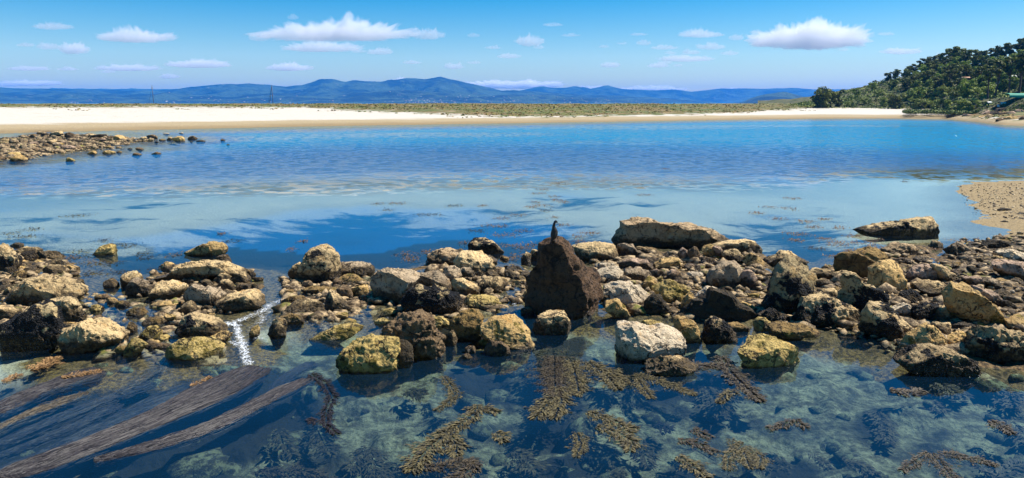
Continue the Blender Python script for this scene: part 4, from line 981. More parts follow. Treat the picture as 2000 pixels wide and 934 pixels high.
# ---- the reef far left
RF = [('X', '570,170 600,145 640,135 670,150 660,175', 't', 'lone tan stone beyond the left reef'), ('X', '775,200 830,160 900,140 950,128 985,150 985,190 930,215 830,215', 't', 'big sloping tan rock on top of the reef'),
 ('X', '1025,190 1040,165 1100,155 1155,170 1155,230 1100,250 1040,240', 'd', 'square dark rock with a pale top on the reef'), ('X', '1420,205 1480,190 1600,185 1660,180 1665,220 1560,240 1430,235', 'k', 'long dark rock on the reef'),
 ('X', '1790,270 1800,220 1850,195 1920,225 1990,265 1900,280', 'o', 'ochre rock at the right tip of the reef'), ('X', '470,215 510,180 560,175 580,215 500,235', 'd', 'dark brown knob on the reef'),
 ('X', '560,330 600,290 680,285 710,320 680,345 600,350', 'k', 'dark sunken boulder in the middle of the reef'), ('X', '410,340 480,310 560,300 575,340 540,370 440,370', 'p', 'pinkish-brown boulder on the reef'),
 ('X', '1025,575 1050,550 1120,545 1160,570 1150,600 1040,605', 'y', 'olive stone alone in water, nearest to the viewer below the reef'), ('X', '1370,475 1420,445 1490,440 1510,475 1450,490', 'o', 'left one of two ochre stones in water below the reef'),
 ('X', '1600,470 1650,440 1720,435 1790,465 1700,485', 'o', 'right one of two ochre stones in water below the reef'), ('X', '1820,460 1860,440 1900,455 1860,468', 'b', 'small brown stone just right of the two ochre stones'),
 ('Y', '455,505 500,475 560,470 605,495 550,512', 'd', 'low dark stone in open water right of the reef'), ('Y', '525,405 545,390 590,390 640,412 590,425', 'd', 'tan-topped dark stone in open water below the reef tip'),
 ('Y', '780,488 840,458 905,480 880,498 810,498', 'd', 'rightmost low stone in open water below the reef'), ('Y', '390,405 430,395 475,408 430,412', 'k', 'thin black stone awash below the reef tip'),
 ('Y', '580,260 620,225 690,215 700,250 640,280', 't', 'tan stone left of a dark pair on the reef tail'), ('Y', '700,210 740,195 790,183 860,232 800,250 720,245', 'd', 'dark pointed rock on the reef tail'),
 ('Y', '1000,265 1040,225 1100,235 1090,270', 't', 'left stone of the reef tail\'s far cluster'), ('Y', '1090,250 1140,220 1230,215 1265,250 1255,290 1160,285', 'o', 'biggest golden rock of the reef tail\'s far cluster'),
 ('Y', '1325,255 1345,225 1430,205 1470,250 1400,268', 'd', 'dark stone with pale face beyond the far cluster'), ('Y', '1470,285 1530,272 1600,280 1590,295 1480,295', 'p', 'flat pinkish stone awash beyond the reef tail'),
 ('Y', '1840,275 1870,252 1910,262 1915,278 1870,285', 'd', 'small dark stone near the end of the scattered row'), ('Y', '1935,345 1960,332 1990,345 1960,352', 'k', 'last tiny black stone of the scattered row'),
 ('Y', '805,300 840,288 875,300 840,308', 'k', 'small black stone under the reef tail'), ('Y', '880,268 930,250 985,270 940,280', 'b', 'low brown stone in the reef tail'), ('Y', '1370,295 1390,280 1410,295 1395,305', 'k', 'tiny dark stone below the pale-faced one'),
 ('Y', '940,172 1000,158 1065,175 1000,182', 'w', 'pale flat stone beyond the reef, left of a smaller one'), ('Y', '1200,165 1240,150 1280,165 1240,172', 'w', 'small pale stone beyond the reef'),
 ('Y', '0,480 30,450 60,440 110,445 150,465 80,485', 'o', None)]
for rg_, s_, m_, l_ in RF:
    if l_: rock(rg_, s_, m_, l_ , name='stone' if 'stone' in l_ else 'rock', cat='stone' if 'stone' in l_ else 'rock', drop=.3)
reef_px = np.array([(-20, 286), (0, 272), (30, 268), (60, 264), (90, 262), (140, 265), (180, 265), (220, 266), (250, 270), (262, 276), (240, 284), (232, 289), (180, 291), (130, 297), (100, 299), (70, 305), (40, 314), (0, 316), (-20, 318)])
rr_ = random.Random(5)
n_ = 0
rows = []
while n_ < 78:
    x, y = rr_.uniform(-15, 262), rr_.uniform(264, 315)
    if poly_sd([tuple(q) for q in reef_px], np.array([x]), np.array([y]))[0] < 0.5: continue
    rows.append((y, x)); n_ += 1
for y, x in sorted(rows):
    sc = 0.6 + 0.6 * (y - 262) / 50
    w_ = rr_.uniform(9, 24) * sc; h_ = w_ * rr_.uniform(0.28, 0.5)
    a0 = rr_.uniform(0, 6.28)
    pl = np.array([(x + w_ * .5 * math.cos(a0 + k * .9) * rr_.uniform(.8, 1.1), y - h_ * .35 + h_ * .5 * math.sin(a0 + k * .9) * rr_.uniform(.8, 1.15)) for k in range(7)])
    m_ = rr_.choice('ttppogdddk')
    nm = {'t': 'tan', 'p': 'greyish-pink', 'o': 'golden-brown', 'g': 'grey', 'd': 'dark brown', 'k': 'black'}[m_]
    rock('Z', '', m_, desc='%s %s stone' % ('small' if w_ < 14 else 'mid-sized', nm), name='stone', cat='stone', px_poly=pl, sub=3 if w_ < 14 else 4, group='stones of the left reef', drop=.35, rough=1.6)
# ---- rocks on the far beach and along the right shore
rock('Z', '1690,214 1695,208 1704,206 1697,219 1666,219 1662,217', 'd', None, desc='x') if False else None
for s_, m_, l_ in (('1660,217 1676,213 1684,208 1692,207 1698,213 1708,217 1690,219', 'd', 'dark rock heap on the pale beach before the wooded hill'), ('1671,223 1674,221 1687,222 1686,225 1672,225', 'k', 'small dark rock on wet sand just below the heap on the beach'),
                   ('1643,217 1650,215 1657,216 1650,218', 'd', 'tiny dark stone left of the heap on the beach'), ('960,233 964,231 970,233 965,235', 'd', 'tiny lone stone at the water line in the middle of the beach')):
    rock('Z', s_, m_, l_, name='rock' if 'rock' in l_ else 'stone', cat='rock' if 'rock' in l_ else 'stone', drop=.6, lift=.35)
SHO = [('280,690 310,665 360,660 350,690', 'd'), ('370,700 390,675 420,680 410,705', 'd'), ('420,745 440,720 500,725 640,735 600,750', 'd'), ('360,665 400,650 520,655 500,680 400,680', 'k'), ('520,710 560,685 640,680 640,705', 'd'),
       ('680,720 720,705 860,720 780,732', 'p'), ('680,710 700,690 720,690 740,710', 'd'), ('750,690 780,655 850,645 920,665 880,690', 'k'), ('950,600 1000,565 1100,540 1180,545 1100,570 1000,600', 'g'), ('890,615 960,600 1050,600 900,650', 't'),
       ('960,650 1100,575 1180,600 1150,640 1040,660', 't'), ('1150,630 1200,590 1290,580 1250,620 1180,650', 'g'), ('1180,660 1260,620 1380,600 1380,630 1280,665', 'k'), ('1130,700 1180,665 1280,680 1270,705 1180,715', 'k'),
       ('1280,690 1380,670 1380,700 1300,710', 'd'), ('980,690 1100,650 1130,690 1050,700', 'p'), ('930,745 1000,735 1080,740 1000,755', 'o'), ('1250,800 1300,780 1420,800 1380,812 1260,812', 'd'), ('1380,770 1480,740 1600,750 1560,790 1440,790', 'o'),
       ('1380,680 1540,660 1560,690 1420,700', 'p'), ('1540,650 1620,625 1698,640 1698,670 1600,670', 'p'), ('1620,770 1698,740 1720,800 1660,800', 'd'), ('1050,740 1140,715 1200,735 1100,750', 't')]
for i_, (s_, m_) in enumerate(SHO):
    nm = {'t': 'tan', 'p': 'greyish-pink', 'o': 'golden-brown', 'g': 'pale grey', 'd': 'dark brown', 'k': 'black'}[m_]
    rock('T', s_, m_, None, desc=nm + (' ledge' if i_ % 3 else ' outcrop'), name='rock', cat='rock', group='outcrops along the far right shore', drop=1.0, terr=True, rough=1.6)
# ---- small stones filling the banks
def fill(polystr, n, wmin, wmax, mats, seed, where):
    r_ = random.Random(seed); pl0 = [tuple(map(float, p.split(','))) for p in polystr.split()]
    xs = [p[0] for p in pl0]; ys = [p[1] for p in pl0]
    k = 0; t_ = 0
    while k < n and t_ < 6000:
        t_ += 1
        x, y = r_.uniform(min(xs), max(xs)), r_.uniform(min(ys), max(ys))
        if poly_sd(pl0, np.array([x]), np.array([y]))[0] < 0: continue
        g = ground(x, y)
        if any(abs(q['x'] - x) < q['w'] * .33 and abs(q['y'] - y) < (q['poly'][:, 1].max() - q['poly'][:, 1].min()) * .36 for q in ROCKS): continue
        w_ = r_.uniform(wmin, wmax) * (0.7 + 0.6 * (y - 470) / 200); h_ = w_ * r_.uniform(.4, .65); a0 = r_.uniform(0, 6.28)
        pl = np.array([(x + w_ * .5 * math.cos(a0 + j * .9) * r_.uniform(.8, 1.1), y + h_ * .5 * math.sin(a0 + j * .9) * r_.uniform(.8, 1.1)) for j in range(7)])
        m_ = r_.choice(mats)
        nm = {'t': 'tan', 'p': 'greyish-pink', 'o': 'ochre', 'g': 'grey', 'd': 'dark brown', 'k': 'black', 'b': 'wet brown', 'y': 'olive', 'm': 'mussel-specked', 'w': 'pale'}[m_]
        rock('Z', '', m_, desc='little %s stone' % nm, name='stone', cat='stone', px_poly=pl, group='little stones between the boulders', drop=.1, rough=1.4, sub=4)
        k += 1
fill('1150,505 1480,500 1500,600 1340,620 1190,600', 26, 12, 26, 'tpgodbt', 11, '')
fill('1480,540 1640,520 1760,500 1860,520 2000,560 2000,650 1800,660 1640,640 1480,620', 30, 12, 28, 'tpgodbm', 12, '')
fill('1880,470 2000,470 2000,560 1880,540', 12, 12, 26, 'tpgw', 13, '')
fill('0,500 140,505 150,540 0,600', 14, 12, 24, 'tgo', 14, '')
fill('560,545 700,545 730,600 640,620 560,600', 14, 12, 22, 'bdt', 15, '')
fill('980,500 1040,520 1040,560 990,570', 8, 10, 18, 'tbo', 16, '')
fill('290,545 500,530 510,600 400,620 290,600', 16, 12, 24, 'tgob', 17, '')
fill('180,560 290,580 330,680 240,700 160,640', 14, 12, 26, 'bdyo', 18, '')
fill('830,600 1030,590 1040,680 900,700', 8, 12, 24, 'bdy', 19, '')

# ---------------------------------------------------------------- labels for the unnamed ones: by the nearest named neighbour
named = [q for q in ROCKS if q['key']]
used = {}
for q in ROCKS:
    if q['label']:
        used[q['label']] = used.get(q['label'], 0) + 1
def relation(q, a):
    dx, dy = q['x'] - a['x'], (q['y'] - a['y']) * 1.6
    if abs(dx) > abs(dy): return 'right of' if dx > 0 else 'left of'
    return 'in front of' if dy > 0 else 'behind'
REEFKEY = [dict(x=110, y=259, key='the big sloping reef rock'), dict(x=136, y=265, key='the square dark reef rock'), dict(x=193, y=267, key='the long dark reef rock'), dict(x=80, y=280, key='the dark sunken reef boulder'),
           dict(x=62, y=282, key='the pinkish reef boulder'), dict(x=235, y=270, key='the ochre rock at the reef tip'), dict(x=8, y=305, key='the left edge of the picture'), dict(x=0, y=275, key='the reef\'s upper left corner'),
           dict(x=180, y=296, key='the two ochre stones in the water'), dict(x=65, y=266, key='the dark knob on the reef'), dict(x=135, y=311, key='the lone olive stone')]
SHK = [dict(x=1838, y=221, key='the green reed strip'), dict(x=1935, y=210, key='the sandy bank'), dict(x=1975, y=225, key='the right edge of the picture'), dict(x=1870, y=229, key='the water line')]
for q in ROCKS:
    if q['label']: continue
    if q['group'] and 'reef' in q['group']: pool = REEFKEY
    elif q['group'] and 'outcrops' in q['group']: pool = SHK
    else: pool = named
    cand = sorted(pool, key=lambda a: math.hypot(a['x'] - q['x'], (a['y'] - q['y']) * 1.6))[:4]
    lab = None
    for pre in ('', 'flatter ', 'rougher ', 'smaller '):
        for a in cand:
            for l_ in ('%s%s %s %s' % (pre, q['desc'], relation(q, a), a['key']),):
                if l_ not in used: lab = l_; break
            if lab: break
        if lab: break
    if lab is None:
        lab = '%s %s %s' % (q['desc'], relation(q, cand[0]), cand[0]['key'])
    used[lab] = used.get(lab, 0) + 1
    q['label'] = lab
    tag(q['o'], lab, q['cat'], q['group'] or 'rocks of the tidal bank')
print('LONG', [l for l in used if len(l.split()) > 15])
print('rocks', len(ROCKS), 'clashing labels', sum(v > 1 for v in used.values()))
# ---------------------------------------------------------------- wooded hill on the right
_hx = [1500, 1545, 1590, 1640, 1700, 1740, 1780, 1850, 1900, 1950, 2000, 2100, 2500]
_hy = [210, 206, 199, 186, 171, 162, 156, 143, 143, 137, 124, 108, 70]
RIDGE = 405.0
def hill_z(px, r):
    zr = 5 + (200 - np.interp(px, _hx, _hy)) / FPX * RIDGE
    r0 = np.interp(px, [1500, 1820, 1860, 1920, 2000, 2500], [300, 300, 262, 240, 232, 225])
    z0 = np.interp(px, [1500, 1850, 1920, 2000], [2.6, 2.6, 3.4, 3.6])
    u = np.clip((r - r0) / (RIDGE - r0), 0, 1)
    bench = np.interp(px, [1850, 1920, 2500], [0, 1, 1])
    prof = u ** 1.05 * (1 - bench) + bench * (0.14 * sstep(0, 0.10, u) + 0.86 * np.clip((u - 0.30) / 0.70, 0, 1) ** 1.1)
    z = z0 + (zr - z0) * prof
    z = np.where(r > RIDGE, z + (r - RIDGE) * 0.02, z)
    zb = 1.75 * np.clip((px - 1480) / 60, 0, 1) + 0 * z - .4 * sstep(1840, 1900, px)
    z = zb + (z - zb) * sstep(-2, 26, r - r0)
    return np.where(r < r0 - 2, -6, z)
def hpos(px, r):
    a = (px - 1000) / FPX * math.cos(TH)
    Y = r / math.sqrt(1 + a * a)
    return a * Y, Y

def leaf_quads(cen, rad, n, size, r_, flat=0.7, shell=0.55):
    """n little leaf faces through the volume of an ellipsoidal clump"""
    d = r_.normal(size=(n, 3)); d /= np.linalg.norm(d, axis=1)[:, None]
    rr = (shell + (1 - shell) * r_.random(n) ** 0.6)[:, None]
    c = cen + d * rr * np.array(rad)
    up = d * 0.7 + r_.normal(size=(n, 3)) * 0.55 + np.array((0, 0, .35)); up /= np.linalg.norm(up, axis=1)[:, None]
    t1 = np.cross(up, r_.normal(size=(n, 3))); t1 /= np.linalg.norm(t1, axis=1)[:, None]
    t2 = np.cross(up, t1)
    s = size * (0.6 + 0.8 * r_.random(n))[:, None]
    V = np.concatenate([c - t1 * s - t2 * s * .5, c + t1 * s * .8 - t2 * s * .7, c + t1 * s + t2 * s * .6, c - t1 * s * .7 + t2 * s * .8], 1).reshape(-1, 3)
    return V
def quads(n): return np.arange(n * 4).reshape(n, 4)
def tube(V, F, pts, radii, seg=6):
    b0 = len(V)
    for k, (p, r) in enumerate(zip(pts, radii)):
        p = np.array(p, float)
        q = np.array(pts[min(k + 1, len(pts) - 1)], float) - np.array(pts[max(k - 1, 0)], float)
        q /= np.linalg.norm(q) + 1e-9
        a = np.cross(q, (0, 1, 0.01)); a /= np.linalg.norm(a) + 1e-9; b = np.cross(q, a)
        for j in range(seg):
            t_ = 2 * math.pi * j / seg
            V.append(tuple(p + (a * math.cos(t_) + b * math.sin(t_)) * r))
    for k in range(len(pts) - 1):
        for j in range(seg):
            F.append((b0 + k * seg + j, b0 + k * seg + (j + 1) % seg, b0 + (k + 1) * seg + (j + 1) % seg, b0 + (k + 1) * seg + j))
    c1 = len(V); V.append(tuple(pts[-1])); 
    for j in range(seg): F.append((b0 + (len(pts) - 1) * seg + j, b0 + (len(pts) - 1) * seg + (j + 1) % seg, c1, c1))

def leaf_mat(name, dark, light):
    t = NT(name)
    v, oi = rnd_off(t)
    f = t.noise(v, 0.55, 4, 0.65)
    col = t.mix(t.ss(f, 0.38, 0.62), c4(*dark), c4(*light))
    bri = t.math('ADD', 0.7, t.math('MULTIPLY', oi, 0.65))
    col = t.n('ShaderNodeVectorMath', operation='SCALE', ins={0: col, 'Scale': bri}).outputs[0]
    b = t.n('ShaderNodeBsdfPrincipled', ins={'Base Color': col, 'Roughness': 0.6, 'Specular IOR Level': 0.25})
    tr = t.n('ShaderNodeBsdfTranslucent', ins={'Color': col})
    m = t.n('ShaderNodeMixShader', ins={0: 0.25, 1: b.outputs[0], 2: tr.outputs[0]})
    t.link(m.outputs[0], t.out.inputs[0]); return t.m
LM = {'dark': leaf_mat('dark_foliage', (0.03, 0.05, 0.012), (0.20, 0.22, 0.04)),
      'mid': leaf_mat('green_foliage', (0.06, 0.115, 0.012), (0.32, 0.40, 0.06)),
      'light': leaf_mat('light_foliage', (0.09, 0.14, 0.02), (0.30, 0.34, 0.07))}
t = NT('bark'); t.bsdf(t.mix(t.noise(t.obj(), 3, 5), c4(.05, .035, .025), c4(.12, .09, .065)), .9); BARK = t.m

def make_tree(kindname, h, spread, seed, leafk, flatcrown, bare=0.35, nclump=16, per=85, lf=0.27):
    r_ = np.random.default_rng(seed)
    V, F = [], []
    lean = r_.normal(0, .05, 2) * h
    tp = [(lean[0] * s, lean[1] * s, h * .85 * s - .3) for s in (0, .25, .5, .75, 1)]
    tube(V, F, tp, [h * .028, h * .022, h * .018, h * .012, h * .005])
    CV = []
    for k in range(nclump):
        a = r_.uniform(0, 6.283); u = (k + .5) / nclump
        zz = h * (bare + (1 - bare) * u)
        rad = spread * (math.sin(math.pi * min(1, (1 - u) * .75 + .25)) if not flatcrown else (.45 + .75 * u)) * r_.uniform(.35, 1.0)
        if flatcrown and u > .8: rad *= .8
        c = np.array((lean[0] * zz / h + math.cos(a) * rad, lean[1] * zz / h + math.sin(a) * rad, zz - h * .06))
        cr = spread * r_.uniform(.30, .50)
        s0 = max(.25, (zz / h) - .22)
        tube(V, F, [(lean[0] * s0, lean[1] * s0, h * .85 * s0), tuple((c + np.array((lean[0] * s0, lean[1] * s0, h * .85 * s0))) / 2 + np.array((0, 0, .03 * h))), tuple(c)], [h * .010, h * .007, h * .003], 4)
        CV.append(leaf_quads(c, (cr, cr, cr * (.42 if flatcrown else .62)), per, lf, r_))
    CV = np.concatenate(CV)
    return V, F, CV
TREES = []
def proto_tree(*a):
    V, F, CV = make_tree(*a); 
    me_t = None
    return dict(V=V, F=F, CV=CV, leaf=a[4], h=a[1], objs=None)
PROTO = {'pine': [proto_tree('pine', 10, 3.4, s, 'dark', True, .30, 24, 105) for s in (1, 2, 3)],
         'round': [proto_tree('round', 8, 3.6, s, 'mid', False, .10, 20, 100) for s in (4, 5, 6)],
         'bush': [proto_tree('bush', 5, 3.0, s, 'light', False, .05, 12) for s in (7, 8)],
         'cypress': [proto_tree('cypress', 9, 3.2, s, 'dark', False, .04, 22, 80) for s in (9, 10)],
         'tall': [proto_tree('tall', 13, 2.2, s, 'dark', True, .62, 11) for s in (11, 12)]}
NAMES = {'pine': 'pine_tree', 'round': 'broadleaf_tree', 'bush': 'shrub', 'cypress': 'cypress_tree', 'tall': 'pine_tree'}
def plant(kd, px, r, sc, label, zoff=-.2, group='trees of the wooded hill'):
    x, y = hpos(px, r)
    z = float(hill_z(np.array([px]), np.array([r]))[0]) + zoff
    z = max(z, 2.0)
    p = random.choice(PROTO[kd])
    rt = thing(NAMES[kd], label, 'shrub' if kd == 'bush' else 'tree', (x, y, z), group)
    rt.rotation_euler = (0, 0, random.uniform(0, 6.28)); s = sc * random.uniform(.9, 1.1)
    rt.scale = (s, s, s * random.uniform(.92, 1.08))
    if p['objs'] is None:
        V = np.array(p['V'] , float); 
        tr = mesh_np('trunk', V, p['F'], BARK, parent=rt)
        cr = mesh_np('crown', p['CV'], quads(len(p['CV']) // 4), LM[p['leaf']], parent=rt, smooth=False)
        p['objs'] = (tr, cr)
    else:
        for o in p['objs']:
            c = o.copy(); C.objects.link(c); c.parent = rt
    return rt

if HILL_ON:
    nx, ny = 260, 200
    px = np.linspace(1480, 2700, nx); rr = np.linspace(222, 640, ny)
    PX, RR = np.meshgrid(px, rr, indexing='ij'); PX, RR = PX.ravel(), RR.ravel()
    a = (PX - 1000) / FPX * math.cos(TH); Y = RR / np.sqrt(1 + a * a); X = a * Y
    Z = hill_z(PX, RR); P = np.stack([X, Y, X * 0], 1)
    Z = np.where(Z > 0, Z + .5 * fbm(P * .07, 4, 3) * sstep(0, 3, Z - 2.6), Z)
    i = np.arange((nx - 1) * ny).reshape(nx - 1, ny)[:, :-1].ravel()
    t = NT('hill_mat'); p = t.pos()
    c = t.mix(t.ss(t.noise(p, .25, 7, .7), .4, .6), c4(.035, .05, .015), c4(.13, .12, .05))
    c = t.mix(t.ss(t.noise(p, .11, 5, .6), .62, .70), c, c4(.38, .30, .19))
    t.bsdf(c, .95, t.bump(t.noise(p, 1.2, 6, .7), 1, .6))
    kind(mesh_np('hill', np.stack([X, Y, Z], 1), np.stack([i, i + 1, i + ny + 1, i + ny], 1)[:, ::-1], t.m), 'structure')
    # scrub: low growth nobody could count
    rs = np.random.default_rng(3); CV = []
    for k in range(1500):
        q = rs.uniform(1545, 2020)
        r0 = float(np.interp(q, [1500, 1820, 1860, 1920, 2000, 2500], [300, 300, 262, 240, 232, 225]))
        u = rs.random()
        r = r0 + 2 + u * (RIDGE - r0 + 8)
        x, y = hpos(q, r); z = float(hill_z(np.array([q]), np.array([r]))[0])
        cr = rs.uniform(.8, 2.2)
        CV.append(leaf_quads(np.array((x, y, z + cr * .1)), (cr, cr, cr * .55), 26, .24, rs))
    CV = np.concatenate(CV)
    t = NT('scrub_mat'); p = t.pos()
    col = t.mix(t.ss(t.noise(p, .12, 5, .65), .40, .60), c4(.09, .14, .015), c4(.26, .30, .06))
    col = t.mix(t.ss(t.noise(p, .5, 4, .6), .56, .66), col, c4(.05, .055, .015))
    t.bsdf(col, .8)
    kind(mesh_np('scrub', CV, quads(len(CV) // 4), t.m, smooth=False), 'stuff', 'low green scrub covering the slope of the hill')
    # reeds along the foot of the hill
    CV = []
    for k in range(700):
        q = rs.uniform(1770, 1905); r = rs.uniform(255, 292) if q < 1850 else rs.uniform(250, 275)
        x, y = hpos(q, r); z = 1.6
        CV.append(leaf_quads(np.array((x, y, z + .4)), (1.0, 1.0, .55), 14, .22, rs))
    CV = np.concatenate(CV)
    t = NT('reed_mat'); t.bsdf(t.mix(t.noise(t.pos(), .4, 4), c4(.11, .16, .03), c4(.22, .24, .07)), .8)
    kind(mesh_np('reeds', CV, quads(len(CV) // 4), t.m, smooth=False), 'stuff', 'pale green reed strip at the foot of the wooded hill')
    # single trees that stand out
    plant('cypress', 1607, 306, 1.0, 'tall dark tree, leftmost of the clump at the foot of the hill')
    plant('cypress', 1597, 310, .82, 'dark tree on the left edge of the clump at the foot of the hill')
    plant('cypress', 1622, 312, .86, 'dark tree just right of the tallest in the clump at the hill foot')
    plant('cypress', 1636, 318, .78, 'last dark tree of the clump at the foot of the hill')
    plant('pine', 1704, 395, .34, 'tiny umbrella-shaped tree alone on the skyline of the slope')
    plant('pine', 1730, 396, .5, 'small wind-bent tree, first of the skyline trees on the slope')
    plant('pine', 1745, 396, .55, 'second small tree of the skyline, left of the dense wood')
    for q, rr0, sc in ((1765, 400, .7), (1780, 402, .8), (1797, 400, .95), (1815, 402, .9), (1832, 404, 1.0), (1848, 400, 1.1), (1862, 404, 1.05), (1880, 402, 1.0), (1897, 406, 1.0), (1912, 402, .95), (1928, 404, 1.0), (1945, 404, 1.05), (1960, 402, 1.0), (1976, 404, 1.05), (1992, 400, 1.1), (2010, 404, 1.1), (2030, 404, 1.1)):
        plant('pine', q, rr0, sc * .80, 'dark flat-crowned tree on the skyline of the wooded hill')
    n = 0
    for row, (rf, kinds, lab, q0, q1, step) in enumerate((
        (.86, ('pine', 'round'), 'dark tree just below the skyline of the wooded hill', 1770, 2030, 17), (.70, ('pine', 'round', 'round'), 'tree high on the slope of the wooded hill', 1775, 2030, 18),
        (.54, ('round', 'pine', 'cypress'), 'tree halfway up the slope of the wooded hill', 1770, 2030, 18), (.40, ('round', 'cypress'), 'rounded tree on the lower slope of the wooded hill', 1765, 2030, 19),
        (.24, ('round', 'bush'), 'leafy tree near the foot of the wooded hill', 1770, 2030, 20), (.08, ('bush', 'bush', 'round'), 'light green bushy shrub along the foot of the hill', 1790, 1905, 14))):
        q = q0
        while q < q1:
            r0 = float(np.interp(q, [1500, 1820, 1860, 1920, 2000, 2500], [300, 300, 262, 240, 232, 225]))
            f = rf + random.uniform(-.05, .05)
            if not (q > 1925 and f < .34):
                kd = random.choice(kinds)
                if lab.startswith('light'): kd = 'bush'
                if q < 1790 and rf > .6: kd = 'bush' 
                plant(kd, q, r0 + f * (RIDGE - r0), random.uniform(.62, .92), lab, group='trees of the wooded hill')
            q += step * random.uniform(.8, 1.25)
    for q, f, sc, l in ((1655, .15, .5, 'small bush low on the scrub slope, next to the dark clump'), (1672, .55, .5, 'small bush halfway up the scrub slope'), (1690, .2, .6, 'round bush low on the middle of the scrub slope'), (1702, .7, .5, 'bush high on the scrub slope below the umbrella tree'),
                         (1716, .4, .65, 'bush in the middle of the scrub slope'), (1728, .15, .7, 'bush at the foot of the scrub slope'), (1740, .6, .7, 'bush high up where the scrub meets the wood')):
        r0 = 300; plant('bush' if f < .5 else 'round', q, r0 + f * (RIDGE - r0), sc, l, group='bushes on the scrub slope')
    for q, rr0, sc, l in ((1745, 304, .75, 'dark bush at the foot of the scrub slope, left of the wood'), (1757, 306, .8, 'dark tree at the foot of the slope where the wood begins')):
        plant('cypress', q, rr0, sc, l)
    for q, rr0, sc, l in ((1928, 262, .85, 'tall thin-trunked pine, left one before the pale tents'), (1941, 268, 1.0, 'tall thin-trunked pine in front of the grey roof'), (1968, 270, 1.05, 'tall pine rising beside the green awning'), (1988, 272, 1.1, 'tall pine near the right edge above the green awning')):
        plant('tall', q, rr0, sc, l)

    # buildings among the trees
    def box_bm(V, F, x0, x1, y0, y1, z0, z1):
        b = len(V)
        V += [(x, y, z) for z in (z0, z1) for x, y in ((x0, y0), (x1, y0), (x1, y1), (x0, y1))]
        F += [tuple(b + k for k in f) for f in ((0, 3, 2, 1), (4, 5, 6, 7), (0, 1, 5, 4), (1, 2, 6, 5), (2, 3, 7, 6), (3, 0, 4, 7))]
    def plain(name, col, rough=.8):
        t = NT(name); t.bsdf(t.mix(t.noise(t.obj(), 1.5, 4, .6), c4(*[q * .85 for q in col]), c4(*col)), rough); return t.m
    wallm, greym, terram, greenm, whitem, tealm, polem = plain('render_wall', (.55, .5, .42)), plain('grey_roof', (.42, .43, .42)), plain('terracotta', (.55, .33, .2)), plain('green_canvas', (.02, .30, .19), .6), plain('white_canvas', (.8, .8, .78)), plain('pale_teal_canvas', (.35, .68, .66)), plain('dark_pole', (.06, .06, .06))
    darkm = plain('dark_opening', (.03, .03, .035), .3)
    def house(px, r, w_, d_, h_, rise, roofm, label, zo=0):
        x, y = hpos(px, r); z = float(hill_z(np.array([px]), np.array([r]))[0]) + zo
        rt = thing('house', label, 'house', (x, y, z))
        V, F = [], []; box_bm(V, F, -w_ / 2, w_ / 2, -d_ / 2, d_ / 2, -1, h_); mesh_np('wall', V, F, wallm, rt, smooth=False)
        V = [(-w_ / 2 - .4, -d_ / 2 - .5, h_ + .02), (w_ / 2 + .4, -d_ / 2 - .5, h_ + .02), (w_ / 2 + .4, d_ / 2 + .5, h_ + .02), (-w_ / 2 - .4, d_ / 2 + .5, h_ + .02), (-w_ / 2 - .4, 0, h_ + rise), (w_ / 2 + .4, 0, h_ + rise)]
        F = [(0, 1, 5, 4), (2, 3, 4, 5), (0, 4, 3, 3), (1, 2, 5, 5), (0, 3, 2, 1)]
        mesh_np('roof', V, F, roofm, rt, smooth=False)
        for k in range(2):
            V, F = [], []; cx = (k - .5) * w_ * .5; box_bm(V, F, cx - .5, cx + .5, -d_ / 2 - .03, -d_ / 2 + .02, 1.0, 2.1); mesh_np('window', V, F, darkm, rt, smooth=False)
    house(1966, 318, 6.5, 5, 2.6, 1.3, greym, 'long low house with a grey roof half hidden among the trees')
    house(1884, 330, 4.0, 4, 2.2, .9, terram, 'small house with a reddish roof edge deep in the wood', zo=.5)
    def awning(px, r, w_, d_, h_, m, label, nm):
        x, y = hpos(px, r); z = float(hill_z(np.array([px]), np.array([r]))[0])
        rt = thing(nm, label, nm.replace('_', ' '), (x, y, z))
        V = []; F = []; n = 8
        for k in range(n + 1):
            for j in range(5):
                u, v = k / n, j / 4
                V.append((-w_ / 2 + w_ * u, -d_ / 2 + d_ * v, h_ * (.82 + .18 * math.sin(math.pi * v)) - .05 * math.sin(math.pi * u)))
        for k in range(n):
            for j in range(4): F.append((k * 5 + j, (k + 1) * 5 + j, (k + 1) * 5 + j + 1, k * 5 + j + 1))
        for k in range(n + 1): V.append((-w_ / 2 + w_ * k / n, -d_ / 2 - .03, h_ * .25))
        b = (n + 1) * 5
        for k in range(n): F.append((k * 5, b + k, b + k + 1, (k + 1) * 5))
        mesh_np('canvas', V, F, m, rt, smooth=False)
        for sx in (-1, 1):
            for sy in (-1, 1):
                V, F = [], []; tube(V, F, [(sx * w_ * .48, sy * d_ * .46, -.8), (sx * w_ * .48, sy * d_ * .46, h_ * .8)], [.05, .05], 6); mesh_np('pole', V, F, polem, rt)
    awning(1987, 252, 8.0, 4, 1.7, greenm, 'bright green awning at the right edge below the wood', 'awning')
    awning(1955, 250, 1.6, 2, 1.0, tealm, 'pale teal tent just left of the green awning', 'tent')
    awning(1947, 249, 1.0, 2, .9, whitem, 'small white tent left of the pale teal one', 'tent')
    awning(1929, 254, 1.3, 2, .8, whitem, 'white tent farthest left, at the foot of the pines', 'tent')

